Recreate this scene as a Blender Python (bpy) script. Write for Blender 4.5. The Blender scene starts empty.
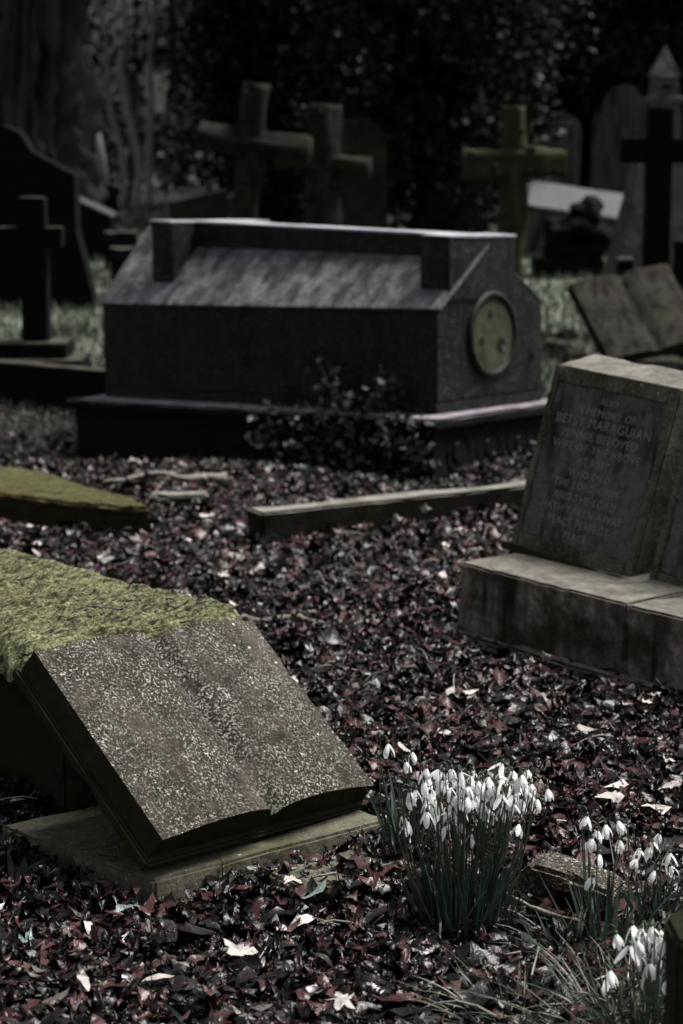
import bpy, bmesh, math, random
import numpy as np
from mathutils import Matrix, Vector, noise
rng = np.random.default_rng(7); random.seed(7)
S = bpy.context.scene; C = S.collection
# ------------------------------------------------------------------ camera
F = 1991.0; H = 1.35; P = math.atan(372 / F)
cam = bpy.data.cameras.new('camera'); co = bpy.data.objects.new('camera', cam); C.objects.link(co)
co.location = (0, 0, H); co.rotation_euler = (math.pi / 2 - P, 0, 0)
cam.sensor_fit = 'VERTICAL'; cam.sensor_height = 36; cam.lens = 70; cam.clip_end = 800
cam.dof.use_dof = True; cam.dof.focus_distance = 3.72; cam.dof.aperture_fstop = 4.6
S.camera = co

def zat(py, d):
    return H - d * math.tan(P + math.atan((py - 512) / F))
def xat(px, d, z=0.5):
    return (px - 341.5) / F * (d * math.cos(P) + (H - z) * math.sin(P))
def at(px, py, z=0.0):
    a = math.tan(P + math.atan((py - 512) / F)); d = (H - z) / a
    return Vector((xat(px, d, z), d, z))

BODY_DIR = Vector((-.684, .73, 0))
def GH(x, y):
    h = 0.0
    if y > 12: h += .02 * (min(y, 60) - 12)
    n = noise.noise(Vector((x * 1.1, y * 1.1, 3))) * .03 + noise.noise(Vector((x * 5, y * 5, 7))) * .018
    if y < 12: n += noise.noise(Vector((x * 14, y * 14, 1))) * .010
    # litter banked up against the left side of the mossy ledger
    q = Vector((x + 1.08, y - 4.12, 0)); u = q.dot(BODY_DIR); v = q.dot(Vector((.73, .684, 0)))
    m = .15 * math.exp(-(v / .28) ** 2) * (1 / (1 + math.exp(min(50, -(u + .05) * 9)))) if abs(v) < 3 else 0
    q = Vector((x + .337, y - 3.41)); a = q.x * .730 + q.y * .684; b = -q.x * .684 + q.y * .730   # plinth frame
    dx = max(-a, a - .582, 0); dy = max(-b, b - .475, 0); k = min(1, math.hypot(dx, dy) / .16)
    h -= .12 * math.exp(-((x + 1.2) / .75) ** 2 - ((y - 9.05) / .55) ** 2)          # sunken ground at the tomb's low end
    fr = (x - .4) * .61 + (y - 8.2) * .79; h -= .045 * math.exp(-((fr + .22) / .3) ** 2) * (1 if -2.2 < x < .7 else 0)
    return h + n * (.15 + .85 * k) + m * k - .026 * (1 - k)

# ------------------------------------------------------------------ objects
def tag(o, label=None, cat=None, group=None, kind=None):
    if label: o['label'] = label
    if cat: o['category'] = cat
    if group: o['group'] = group
    if kind: o['kind'] = kind
    return o
def thing(name, label, cat, loc=(0, 0, 0), rot=None, group=None):
    o = bpy.data.objects.new(name, None); C.objects.link(o); o.empty_display_size = .1
    M = rot if rot is not None else Matrix.Identity(3)
    if isinstance(M, (int, float)): M = Matrix.Rotation(M, 3, 'Z')
    o.location = loc; o.rotation_mode = 'XYZ'; o.rotation_euler = M.to_euler()
    return tag(o, label, cat, group)
def link(name, me, mat, parent=None, smooth=False):
    o = bpy.data.objects.new(name, me); C.objects.link(o)
    if mat: me.materials.append(mat)
    if parent: o.parent = parent
    if smooth: me.polygons.foreach_set('use_smooth', [True] * len(me.polygons))
    return o
def rot(rz, rx=0, ry=0):
    return Matrix.Rotation(rz, 3, 'Z') @ Matrix.Rotation(ry, 3, 'Y') @ Matrix.Rotation(rx, 3, 'X')
def pydata(name, vs, fs, mat, parent=None, smooth=False):
    me = bpy.data.meshes.new(name); me.from_pydata([tuple(v) for v in vs], [], fs); me.update()
    return link(name, me, mat, parent, smooth)
def npmesh(name, V, T, mat, parent=None, tint=None, smooth=False):
    """V (n,3), T (m,k) index array, all faces with k corners"""
    me = bpy.data.meshes.new(name); k = T.shape[1]
    me.vertices.add(len(V)); me.vertices.foreach_set('co', V.astype(np.float32).ravel())
    me.loops.add(T.size); me.loops.foreach_set('vertex_index', T.astype(np.int32).ravel())
    me.polygons.add(len(T)); me.polygons.foreach_set('loop_start', np.arange(0, T.size, k, dtype=np.int32))
    me.update(calc_edges=True)
    if tint is not None:
        a = me.attributes.new('tint', 'FLOAT', 'POINT'); a.data.foreach_set('value', tint.astype(np.float32))
    return link(name, me, mat, parent, smooth)

# ------------------------------------------------------------------ solids
def cut(bm, step, axes='xyz'):
    for i, ax in enumerate('xyz'):
        if ax not in axes: continue
        lo = min(v.co[i] for v in bm.verts); hi = max(v.co[i] for v in bm.verts)
        n = int((hi - lo) / step)
        if n > 60: n = 60
        for k in range(1, n + 1):
            p = Vector(); p[i] = lo + (hi - lo) * k / (n + 1); nn = Vector(); nn[i] = 1
            bmesh.ops.bisect_plane(bm, geom=bm.verts[:] + bm.edges[:] + bm.faces[:], plane_co=p, plane_no=nn, dist=1e-5)
def rough(bm, amp, sc=8, chip=0.0, seed=0):
    bm.normal_update()
    for v in bm.verts:
        n = noise.noise(v.co * sc + Vector((seed, 0, 0))) * amp + noise.noise(v.co * sc * 3.7 + Vector((0, seed, 0))) * amp * .5
        v.co += v.normal * n
        if chip:
            e = max((abs(math.degrees(ed.calc_face_angle(0))) for ed in v.link_edges if len(ed.link_faces) == 2), default=0)
            if e > 18:
                q = noise.noise(v.co * 17 + Vector((5, seed, 0)))
                if q > .12: v.co -= v.normal * chip * (q - .12) * 3
def prism(name, prof, depth, mat, parent=None, axis='y', M=None, bev=.006, step=.05, amp=.002, chip=.004, seed=0, smooth=False, sc=8):
    """2D profile (counter-clockwise list of (a,b)) swept 0..depth. axis y: (a,b)=(x,z); axis x: (a,b)=(y,z); axis z: (a,b)=(x,y)"""
    bm = bmesh.new()
    def mk(a, b, t): return {'y': (a, t, b), 'x': (t, a, b), 'z': (a, b, t)}[axis]
    v0 = [bm.verts.new(mk(a, b, 0)) for a, b in prof]; v1 = [bm.verts.new(mk(a, b, depth)) for a, b in prof]
    bm.faces.new(v0); bm.faces.new(v1[::-1]); n = len(prof)
    for i in range(n): bm.faces.new((v0[i], v0[(i + 1) % n], v1[(i + 1) % n], v1[i]))
    bmesh.ops.recalc_face_normals(bm, faces=bm.faces)
    if bev:
        ed = [e for e in bm.edges if e.calc_face_angle(0) > .35]
        bmesh.ops.bevel(bm, geom=ed, offset=bev, segments=2, affect='EDGES', clamp_overlap=True)
    if step: cut(bm, step)
    if amp: rough(bm, amp, sc, chip, seed)
    if M is not None: bm.transform(M)
    me = bpy.data.meshes.new(name); bm.to_mesh(me); bm.free()
    return link(name, me, mat, parent, smooth)
def box(name, a, b, mat, parent=None, **k):
    M = Matrix.Translation(Vector((0, a[1], 0)))
    if 'M' in k: M = k.pop('M') @ M
    return prism(name, [(a[0], a[2]), (b[0], a[2]), (b[0], b[2]), (a[0], b[2])], b[1] - a[1], mat, parent, M=M, **k)
def tube_data(pts, rad, n=8, wob=0, seed=0, cap=True):
    vs = []; fs = []; pts = [Vector(p) for p in pts]
    for i, p in enumerate(pts):
        t = (pts[min(i + 1, len(pts) - 1)] - pts[max(i - 1, 0)]).normalized()
        a = t.orthogonal() if i == 0 else (a - t * a.dot(t))
        a = a.normalized(); b = t.cross(a); r = rad[i] if not isinstance(rad, (int, float)) else rad
        for k in range(n):
            th = 2 * math.pi * k / n; d = a * math.cos(th) + b * math.sin(th)
            rr = r * (1 + (wob * noise.noise(p * 3 + d * 1.3 + Vector((seed, 0, 0))) if wob else 0)); vs.append(p + d * rr)
    for i in range(len(pts) - 1):
        for k in range(n): fs.append((i * n + k, i * n + (k + 1) % n, (i + 1) * n + (k + 1) % n, (i + 1) * n + k))
    if cap: fs.append(tuple(range(n))[::-1]); fs.append(tuple(range((len(pts) - 1) * n, len(pts) * n)))
    return vs, fs
class Acc:
    def __init__(s): s.v = []; s.f = []
    def add(s, d):
        o = len(s.v); s.v += d[0]; s.f += [tuple(i + o for i in f) for f in d[1]]; return s
    def build(s, name, mat, parent=None, smooth=True): return pydata(name, s.v, s.f, mat, parent, smooth)

# ------------------------------------------------------------------ materials
def newmat(name):
    m = bpy.data.materials.new(name); m.use_nodes = True; nt = m.node_tree
    return m, nt, nt.nodes['Principled BSDF']
class NB:
    def __init__(s, nt, coord='Object'):
        s.nt = nt; s.tc = nt.nodes.new('ShaderNodeTexCoord'); s.co = s.tc.outputs[coord]
    def n(s, t, **k):
        x = s.nt.nodes.new(t)
        for a, b in k.items(): setattr(x, a, b)
        return x
    def l(s, a, b): s.nt.links.new(a, b)
    def noise(s, sc, det=4, r=.6, vec=None, dist=0):
        x = s.n('ShaderNodeTexNoise'); x.inputs['Scale'].default_value = sc; x.inputs['Detail'].default_value = det
        x.inputs['Roughness'].default_value = r; x.inputs['Distortion'].default_value = dist; s.l(vec or s.co, x.inputs['Vector']); return x.outputs['Fac']
    def voro(s, sc, vec=None, out='Distance'):
        x = s.n('ShaderNodeTexVoronoi'); x.inputs['Scale'].default_value = sc; s.l(vec or s.co, x.inputs['Vector']); return x.outputs[out]
    def map(s, sc, rotz=0):
        x = s.n('ShaderNodeMapping'); x.inputs['Scale'].default_value = sc; x.inputs['Rotation'].default_value = (0, 0, rotz); s.l(s.co, x.inputs['Vector']); return x.outputs[0]
    def ramp(s, fac, a, b, c0=(0, 0, 0, 1), c1=(1, 1, 1, 1)):
        x = s.n('ShaderNodeValToRGB'); e = x.color_ramp.elements; e[0].position = a; e[1].position = b; e[0].color = c0; e[1].color = c1
        s.l(fac, x.inputs[0]); return x.outputs[0]
    def mix(s, f, a, b, mode='MIX'):
        x = s.n('ShaderNodeMix', data_type='RGBA', blend_type=mode)
        for sock, v in ((x.inputs[0], f), (x.inputs[6], a), (x.inputs[7], b)):
            if hasattr(v, 'is_linked'): s.l(v, sock)
            elif isinstance(v, (int, float)): sock.default_value = v
            else: sock.default_value = (*v, 1)
        return x.outputs[2]
    def math(s, op, a, b=0.0):
        x = s.n('ShaderNodeMath', operation=op)
        for i, v in enumerate((a, b)):
            if hasattr(v, 'is_linked'): s.l(v, x.inputs[i])
            else: x.inputs[i].default_value = v
        return x.outputs[0]
    def bump(s, h, st, dist=.01, nrm=None):
        x = s.n('ShaderNodeBump'); x.inputs['Strength'].default_value = st; x.inputs['Distance'].default_value = dist
        s.l(h, x.inputs['Height'])
        if nrm: s.l(nrm, x.inputs['Normal'])
        return x.outputs[0]
ALBEDO_K = .52   # lowers stone and leaf albedos against the raised exposure, so petals read white
def subdued(c, k=1.0): return tuple(min(.9, x * ALBEDO_K * k) for x in c)
def stone(name, c0, c1, speck=None, samt=.6, sscale=90, moss=None, mamt=.5, mscale=5, stain=.5, streak=False, rgh=.85, bump=.5, patch=4, up=None, spec=.06, blotch=None):
    c0, c1 = subdued(c0), subdued(c1); moss = subdued(moss) if moss else None; up = subdued(up, 1.25) if up else None
    m, nt, b = newmat(name); g = NB(nt)
    base = g.mix(g.ramp(g.noise(patch, 7, .7), .28, .72), c0, c1)
    base = g.mix(g.ramp(g.noise(patch * 9, 5, .7), .3, .7), base, tuple(x * .6 for x in c0))
    gr = g.noise(160, 3, .7); base = g.mix(.5, base, g.ramp(gr, .3, .7, (.45, .45, .45, 1), (1.5, 1.5, 1.5, 1)), 'MULTIPLY')
    if streak:
        sv = streak if isinstance(streak, tuple) else (14, 14, 1.6)
        st = g.noise(1.0, 6, .65, vec=g.map(sv)); base = g.mix(g.ramp(st, .46, .62), base, tuple(x * .2 for x in c0))
    if blotch: base = g.mix(g.math('MULTIPLY', g.ramp(g.noise(patch * 1.4 + .7, 8, .75, dist=.4), .47, .62), .8), base, subdued(blotch))
    if stain: base = g.mix(g.math('MULTIPLY', g.ramp(g.noise(patch * .7 + 1, 7, .72), .46, .7), stain), base, tuple(x * .25 for x in c0))
    hgt = g.noise(60, 6, .7)
    if moss:
        mf = g.ramp(g.noise(mscale, 7, .72), .62 - mamt * .3, .72 - mamt * .3)
        base = g.mix(g.math('MULTIPLY', mf, .85), base, g.mix(g.noise(45, 4, .7), moss, tuple(x * .35 for x in moss)))
    if speck:
        sp = g.ramp(g.noise(sscale, 5, .8), .60 - samt * .1, .66 - samt * .1)
        dens = g.ramp(g.noise(11, 7, .8), .38, .55)
        f = g.math('MULTIPLY', sp, dens)
        base = g.mix(f, base, g.mix(g.noise(6, 3), speck, tuple(x * .55 for x in speck)))
        base = g.mix(g.math('SUBTRACT', 1, g.ramp(g.voro(26), .06, .10)), base, g.mix(g.ramp(g.noise(7, 2), .5, .55), base, tuple(x * 1.1 for x in speck)))
        hgt = g.math('ADD', hgt, g.math('MULTIPLY', f, .4))
    if up:   # upward faces painted paler, top light put into the colour
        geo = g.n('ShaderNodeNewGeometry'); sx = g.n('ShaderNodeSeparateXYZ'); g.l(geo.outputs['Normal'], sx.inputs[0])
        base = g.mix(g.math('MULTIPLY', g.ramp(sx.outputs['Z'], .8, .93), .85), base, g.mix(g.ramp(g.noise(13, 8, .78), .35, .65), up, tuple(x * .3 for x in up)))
    g.l(base, b.inputs['Base Color']); b.inputs['Roughness'].default_value = rgh; b.inputs['Specular IOR Level'].default_value = spec
    n1 = g.bump(g.noise(12, 5, .6), bump * .6, .02); g.l(g.bump(hgt, bump, .006, n1), b.inputs['Normal'])
    return m
M_BOOK = stone('lichen_stone', (.030, .029, .021), (.17, .14, .112), speck=(.50, .47, .42), samt=.9, sscale=190, moss=(.045, .048, .026), mamt=.5, stain=.8, bump=1, patch=4, blotch=(.145, .115, .092))
M_BSIDE = stone('mossy_dark_stone', (.030, .032, .020), (.062, .060, .040), moss=(.05, .05, .022), mamt=.7, bump=.8, patch=6)
M_BPLINTH = stone('algae_concrete', (.15, .145, .105), (.32, .305, .23), speck=(.36, .36, .28), samt=.2, moss=(.12, .12, .06), mamt=.4, bump=.7, patch=5)
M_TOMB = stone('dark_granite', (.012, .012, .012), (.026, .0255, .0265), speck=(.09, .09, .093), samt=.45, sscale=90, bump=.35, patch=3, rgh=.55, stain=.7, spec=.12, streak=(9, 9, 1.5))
M_ROOF = stone('skylit_granite_slope', (.07, .07, .078), (.46, .45, .50), bump=.5, patch=5, rgh=.5, stain=.9, streak=(16, 5, 5), spec=.3)  # paler copy of the tomb granite, sky brightness put into the colour
M_TTOP = stone('skylit_ridge_stone', (.62, .62, .68), (.95, .95, 1.0), bump=.3, patch=6, stain=.2, rgh=.5)  # near-white ridge tops, bright top light put into the colour
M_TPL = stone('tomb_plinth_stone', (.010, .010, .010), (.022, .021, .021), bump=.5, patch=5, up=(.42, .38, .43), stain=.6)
M_DISC = stone('lichened_disc', (.10, .11, .07), (.17, .175, .12), moss=(.07, .075, .04), mamt=.3, bump=.6, patch=7, stain=.3)
M_TAB = stone('tablet_stone', (.14, .14, .14), (.27, .265, .262), streak=True, bump=.35, patch=4, stain=.2, moss=(.04, .04, .02), mamt=.1)
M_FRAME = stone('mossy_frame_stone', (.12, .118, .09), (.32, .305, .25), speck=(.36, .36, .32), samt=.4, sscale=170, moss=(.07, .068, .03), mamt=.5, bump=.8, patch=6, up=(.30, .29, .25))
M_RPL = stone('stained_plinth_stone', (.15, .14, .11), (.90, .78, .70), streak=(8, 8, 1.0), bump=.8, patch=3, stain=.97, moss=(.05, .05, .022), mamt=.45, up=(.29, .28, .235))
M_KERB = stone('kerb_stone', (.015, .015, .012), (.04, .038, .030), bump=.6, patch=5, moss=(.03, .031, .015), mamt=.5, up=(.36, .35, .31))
M_DARK = stone('dark_stone', (.005, .005, .0045), (.010, .0095, .009), bump=.5, patch=5, up=(.10, .095, .08), stain=.3)  # near-black base colour; upward faces painted paler as top light
M_BLACK = stone('blackened_stone', (.004, .004, .004), (.008, .008, .008), bump=.4, patch=4, stain=.3)
M_CROSS = stone('mossy_log_stone', (.018, .018, .011), (.085, .082, .062), moss=(.075, .073, .036), mamt=.7, mscale=4, bump=1, patch=5, stain=.5)
M_CDARK = stone('dull_cross_stone', (.012, .012, .009), (.055, .054, .048), moss=(.050, .048, .028), mamt=.35, bump=.8, patch=5)
M_GREY = stone('grey_weathered_stone', (.08, .082, .084), (.19, .19, .19), bump=.6, patch=3, streak=True, stain=.5)
M_OBEL = stone('pitted_grey_stone', (.09, .09, .083), (.25, .25, .235), speck=(.15, .15, .14), samt=.2, bump=.9, patch=4, stain=.6)
M_WHITE = stone('pale_marble', (.15, .15, .165), (.26, .26, .28), bump=.2, patch=4, stain=.1)
M_BOOK2 = stone('brown_book_stone', (.035, .033, .025), (.125, .115, .09), moss=(.07, .072, .042), mamt=.3, bump=.7, patch=5, stain=.6, streak=(20, 20, 3))
M_PALETOP = stone('pale_slab_top', (.16, .16, .155), (.24, .24, .23), bump=.4, patch=4, stain=.3)
def mossmat(name, c0, c1, c2, rz=0):
    m, nt, b = newmat(name); g = NB(nt)
    v = g.map((8, 52, 20), rz); n = g.noise(1.6, 6, .7, vec=v, dist=.5)
    base = g.mix(g.ramp(n, .38, .56), c0, c1); base = g.mix(g.ramp(g.noise(3.2, 5, .6), .55, .68), base, c2)
    base = g.mix(g.ramp(g.noise(120, 3, .8), .3, .75), tuple(x * .4 for x in c0), base)
    g.l(base, b.inputs['Base Color']); b.inputs['Roughness'].default_value = .95; b.inputs['Specular IOR Level'].default_value = .1
    h = g.math('ADD', n, g.math('MULTIPLY', g.noise(90, 4, .8), .35)); g.l(g.bump(h, 1, .03), b.inputs['Normal']); return m
M_MOSS = mossmat('green_moss', (.022, .024, .010), (.42, .43, .235), (.38, .32, .16), math.radians(43))
M_MOSS2 = mossmat('amber_moss', (.03, .03, .012), (.24, .23, .10), (.32, .18, .07))
def tintmat(name, stops, rgh=.5, spec=.5, var=.5, trans=0, bump=.3, nsc=60, constant=True):
    m, nt, b = newmat(name); g = NB(nt)
    a = g.n('ShaderNodeAttribute'); a.attribute_name = 'tint'
    r = g.n('ShaderNodeValToRGB'); g.l(a.outputs['Fac'], r.inputs[0]); r.color_ramp.interpolation = 'CONSTANT' if constant else 'LINEAR'
    e = r.color_ramp.elements
    while len(e) < len(stops): e.new(.5)
    for i, (p, c) in enumerate(stops): e[i].position = p; e[i].color = (*subdued(c), 1)
    base = g.mix(var, r.outputs[0], g.ramp(g.noise(nsc, 4, .7), .3, .7, (.35, .35, .35, 1), (1.7, 1.7, 1.7, 1)), 'MULTIPLY')
    g.l(base, b.inputs['Base Color']); b.inputs['Roughness'].default_value = rgh; b.inputs['Specular IOR Level'].default_value = spec
    if bump: g.l(g.bump(g.noise(nsc * 1.5, 3, .6), bump, .008), b.inputs['Normal'])
    if trans:
        t = g.n('ShaderNodeBsdfTranslucent'); g.l(base, t.inputs[0]); mx = g.n('ShaderNodeMixShader'); mx.inputs[0].default_value = trans
        g.l(b.outputs[0], mx.inputs[1]); g.l(t.outputs[0], mx.inputs[2]); g.l(mx.outputs[0], nt.nodes['Material Output'].inputs[0])
    return m
M_LITTER = tintmat('leaf_litter', [(0, (.003, .0025, .0025)), (.34, (.009, .006, .006)), (.50, (.060, .024, .025)), (.68, (.10, .053, .050)), (.79, (.020, .018, .017)), (.905, (.14, .125, .115)), (.962, (.28, .30, .29)), (.988, (.68, .62, .60))], rgh=.34, spec=.2, bump=.35, nsc=45, var=.8)
M_PALELEAF = tintmat('pale_dead_leaf', [(0, (.48, .43, .40)), (.5, (.36, .33, .31)), (.8, (.16, .21, .19))], rgh=.5, var=.45, nsc=45)
M_YEW = tintmat('dark_evergreen', [(0, (.003, .0035, .003)), (.6, (.006, .007, .006)), (.95, (.022, .023, .021)), (.992, (.09, .09, .085))], rgh=.5, spec=.12, bump=0)
M_WOOD = tintmat('distant_foliage', [(0, (.004, .0045, .004)), (.5, (.009, .0095, .009)), (.85, (.022, .024, .022)), (.985, (.06, .06, .058))], rgh=.7, spec=.05, bump=0)
M_IVY = tintmat('ivy_leaf', [(0, (.010, .014, .010)), (.5, (.022, .026, .020)), (.85, (.06, .062, .055)), (.95, (.03, .07, .055))], rgh=.45, spec=.25, bump=0)
M_BLADE = tintmat('snowdrop_leaf', [(0, (.035, .055, .040)), (.35, (.065, .075, .055)), (.7, (.045, .105, .078)), (.9, (.16, .16, .11))], rgh=.4, spec=.5, bump=0, trans=.15)
M_GRASS = tintmat('cemetery_grass', [(0, (.05, .065, .045)), (.4, (.085, .11, .075)), (.75, (.14, .17, .125)), (.93, (.20, .20, .15))], rgh=.6, spec=.3, bump=0, trans=.2)
M_NEARGRASS = tintmat('near_grass', [(0, (.03, .042, .025)), (.4, (.075, .09, .06)), (.75, (.055, .11, .08)), (.88, (.32, .31, .24))], rgh=.5, spec=.4, bump=0, trans=.1)
def plain(name, c, rgh=.6, spec=.4, sc=20, v=.5, trans=0, emit=0):
    m, nt, b = newmat(name); g = NB(nt)
    base = g.mix(g.noise(sc, 5, .7), tuple(x * (1 - v) for x in c), tuple(x * (1 + v) for x in c)); g.l(base, b.inputs['Base Color'])
    b.inputs['Roughness'].default_value = rgh; b.inputs['Specular IOR Level'].default_value = spec
    g.l(g.bump(g.noise(sc * 3, 5, .7), .5, .01), b.inputs['Normal'])
    if trans:
        t = g.n('ShaderNodeBsdfTranslucent'); g.l(base, t.inputs[0]); mx = g.n('ShaderNodeMixShader'); mx.inputs[0].default_value = trans
        g.l(b.outputs[0], mx.inputs[1]); g.l(t.outputs[0], mx.inputs[2]); g.l(mx.outputs[0], nt.nodes['Material Output'].inputs[0])
    return m
M_PETAL = plain('white_petal', (.88, .90, .89), .45, .5, 60, .02, trans=.28)
M_OVARY = plain('green_ovary', (.04, .07, .03), .5)
M_STEM = plain('snowdrop_stem', (.035, .05, .028), .45, .5, 30, .4)
M_BARK = plain('ridged_bark', (.032, .031, .029), .9, .05, 6, .6)
M_BARKD = plain('dark_bark', (.012, .012, .011), .9, .05, 6, .6)
M_BARKP = plain('pale_bark', (.20, .20, .19), .8, .1, 6, .4)
M_TWIG = plain('grey_deadwood', (.16, .148, .132), .8, .15, 40, .8)
M_TWIGD = plain('brown_twig', (.07, .06, .05), .7, .3, 25, .5)
M_LETTER = plain('worn_lettering', (.165, .162, .156), .9, .1, 90, .6)
M_HOLE = plain('dark_hole', (.008, .008, .006), .9, .1)
def groundmat():
    m, nt, b = newmat('earth_and_turf'); g = NB(nt)
    earth = g.mix(g.noise(18, 6, .75), (.003, .0025, .002), (.010, .008, .007))
    turf = g.mix(g.ramp(g.noise(6, 6, .7), .35, .65), (.055, .075, .045), (.15, .175, .125))
    turf = g.mix(g.ramp(g.noise(1.3, 4, .6), .5, .66), turf, (.06, .055, .04))
    far = g.mix(g.noise(.5, 5), (.010, .010, .009), (.022, .022, .02))
    sp = g.n('ShaderNodeSeparateXYZ'); g.l(g.co, sp.inputs[0])
    y = g.math('ADD', sp.outputs['Y'], g.math('MULTIPLY', g.noise(.7, 4), 2.5))
    base = g.mix(g.ramp(g.math('MULTIPLY', y, .01), .112, .125), earth, turf)
    base = g.mix(g.ramp(g.math('MULTIPLY', y, .01), .30, .34), base, far)
    g.l(base, b.inputs['Base Color']); b.inputs['Roughness'].default_value = .9
    g.l(g.bump(g.noise(30, 6, .8), .8, .03), b.inputs['Normal']); return m
M_GROUND = groundmat()

# ------------------------------------------------------------------ ground sheet
def axis(segs):
    out = []
    for a, b, s in segs: out += list(np.arange(a, b, s))
    return np.array(out + [segs[-1][1]])
xs = axis([(-260, -40, 20), (-40, -10, 3), (-10, -3, .5), (-3, 3, .05), (3, 10, .5), (10, 40, 3), (40, 260, 20)])
ys = axis([(-60, -5, 8), (-5, 2, .7), (2, 9, .05), (9, 14, .12), (14, 40, .6), (40, 80, 4), (80, 400, 30)])
V = np.array([(x, y, GH(x, y)) for y in ys for x in xs]); nx = len(xs); ny = len(ys)
i = np.arange(nx - 1)[None, :] + np.arange(ny - 1)[:, None] * nx; i = i.ravel()
g_ = npmesh('ground', V, np.stack([i, i + 1, i + nx + 1, i + nx], 1), M_GROUND, smooth=True); tag(g_, kind='structure')
# added dark rise that blocks the sky behind the trees
hx = np.linspace(-90, 90, 260); hy = np.linspace(62, 130, 18)
def HZ(x, y):
    t = (y - 62) / 30; z = .9 + 11 * (1 - math.exp(-t * 1.3)) + 2.0 * noise.noise(Vector((x * .12, y * .12, 0))) * min(1, t * 2)
    z = .9 + (z - .9) * (1 - .85 * math.exp(-((x + 8.5) / 1.1) ** 2)) * (1 - .75 * math.exp(-((x - 11.5) / 1.6) ** 2))
    return z
V = np.array([(x, y, HZ(x, y)) for y in hy for x in hx]); n_ = len(hx)
i = (np.arange(n_ - 1)[None, :] + np.arange(len(hy) - 1)[:, None] * n_).ravel()
tag(npmesh('sky_block_rise', V, np.stack([i, i + 1, i + n_ + 1, i + n_], 1), plain('backdrop_slope', (.014, .015, .013), .9, .1, .5, .5), smooth=True), kind='structure')

# ------------------------------------------------------------------ leaf scatter
def rotmats(yaw, tilt, taz, ):
    """tilt about a horizontal axis at azimuth taz, after yaw"""
    n = len(yaw); c, s = np.cos(yaw), np.sin(yaw); Z = np.zeros((n, 3, 3)); Z[:, 0, 0] = c; Z[:, 0, 1] = -s; Z[:, 1, 0] = s; Z[:, 1, 1] = c; Z[:, 2, 2] = 1
    ax = np.stack([np.cos(taz), np.sin(taz), np.zeros(n)], 1); K = np.zeros((n, 3, 3))
    K[:, 0, 2] = ax[:, 1]; K[:, 1, 2] = -ax[:, 0]; K[:, 2, 0] = -ax[:, 1]; K[:, 2, 1] = ax[:, 0]
    I = np.eye(3)[None]; st = np.sin(tilt)[:, None, None]; ct = (1 - np.cos(tilt))[:, None, None]
    return (I + st * K + ct * (K @ K)) @ Z
def curl(V, k1, k2, w):
    V = V.copy(); x, y = V[:, 0], V[:, 1]
    V[:, 2] = k1 * x * x + k2 * y * y + w * np.sin(x * 5 + y * 3) * .12 + w * .10 * np.sin(y * 9 + x * 7); return V
def t_oval():
    r = np.random.default_rng(int(rng.integers(1e6))); rows = 6; V = []; 
    for j in range(rows):
        t = j / (rows - 1); w = .34 * math.sin(math.pi * min(1, t * .93 + .05)) ** .7 * (1 + .15 * r.normal())
        for s in (-1, 0, 1): V.append((s * w, (t - .5) * 2, 0))
    V = np.array(V, float); T = []
    for j in range(rows - 1):
        for s in (0, 1): a = j * 3 + s; T += [(a, a + 1, a + 4), (a, a + 4, a + 3)]
    V = curl(V, r.uniform(.2, 1.6) * r.choice([-1, 1]), r.uniform(-.5, .5), r.uniform(.3, 1)); return V, np.array(T)
def t_lobed(fine=False):
    r = np.random.default_rng(int(rng.integers(1e6))); out = []
    tips = [(-140, .62), (-75, .9), (0, 1.05), (75, .9), (140, .62)]
    tips = [(a + 90 + r.normal() * 9, l * r.uniform(.6, 1.15)) for a, l in tips]
    for i_, (a, l) in enumerate(tips):
        out += [(a - 17, l * .62), (a - 9, l * .72), (a, l), (a + 9, l * .72), (a + 17, l * .62)]
        if i_ < 4: out.append(((a + tips[i_ + 1][0]) / 2, .36))
    out.append((270, .12))
    P2 = [(l * math.cos(math.radians(a)), l * math.sin(math.radians(a)), 0) for a, l in out]
    P2 = [(x * r.uniform(.82, 1.15), y * r.uniform(.82, 1.15), 0) for x, y, _ in P2]; mid = [(x * .55, y * .55, 0) for x, y, _ in P2]; n = len(P2)
    V = np.array([(0, 0, 0)] + mid + P2, float); T = []
    for k in range(n):
        j = (k + 1) % n; T += [(0, 1 + k, 1 + j), (1 + k, 1 + n + k, 1 + n + j), (1 + k, 1 + n + j, 1 + j)]
    V = curl(V, r.uniform(-.9, 1.1), r.uniform(-.7, .9), r.uniform(1.2, 2.6)); V[:, 2] += r.normal(0, .05, len(V)); return V, np.array(T)
def t_bit():
    r = np.random.default_rng(int(rng.integers(1e6))); V = np.array([(x + r.normal() * .15, y + r.normal() * .15, 0) for y in (-.7, 0, .7) for x in (-.5, 0, .5)])
    T = []
    for j in (0, 1):
        for s in (0, 1): a = j * 3 + s; T += [(a, a + 1, a + 4), (a, a + 4, a + 3)]
    V = curl(V, r.uniform(-1.2, 1.2), r.uniform(-.6, .6), 1.2); return V, np.array(T)
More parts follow.
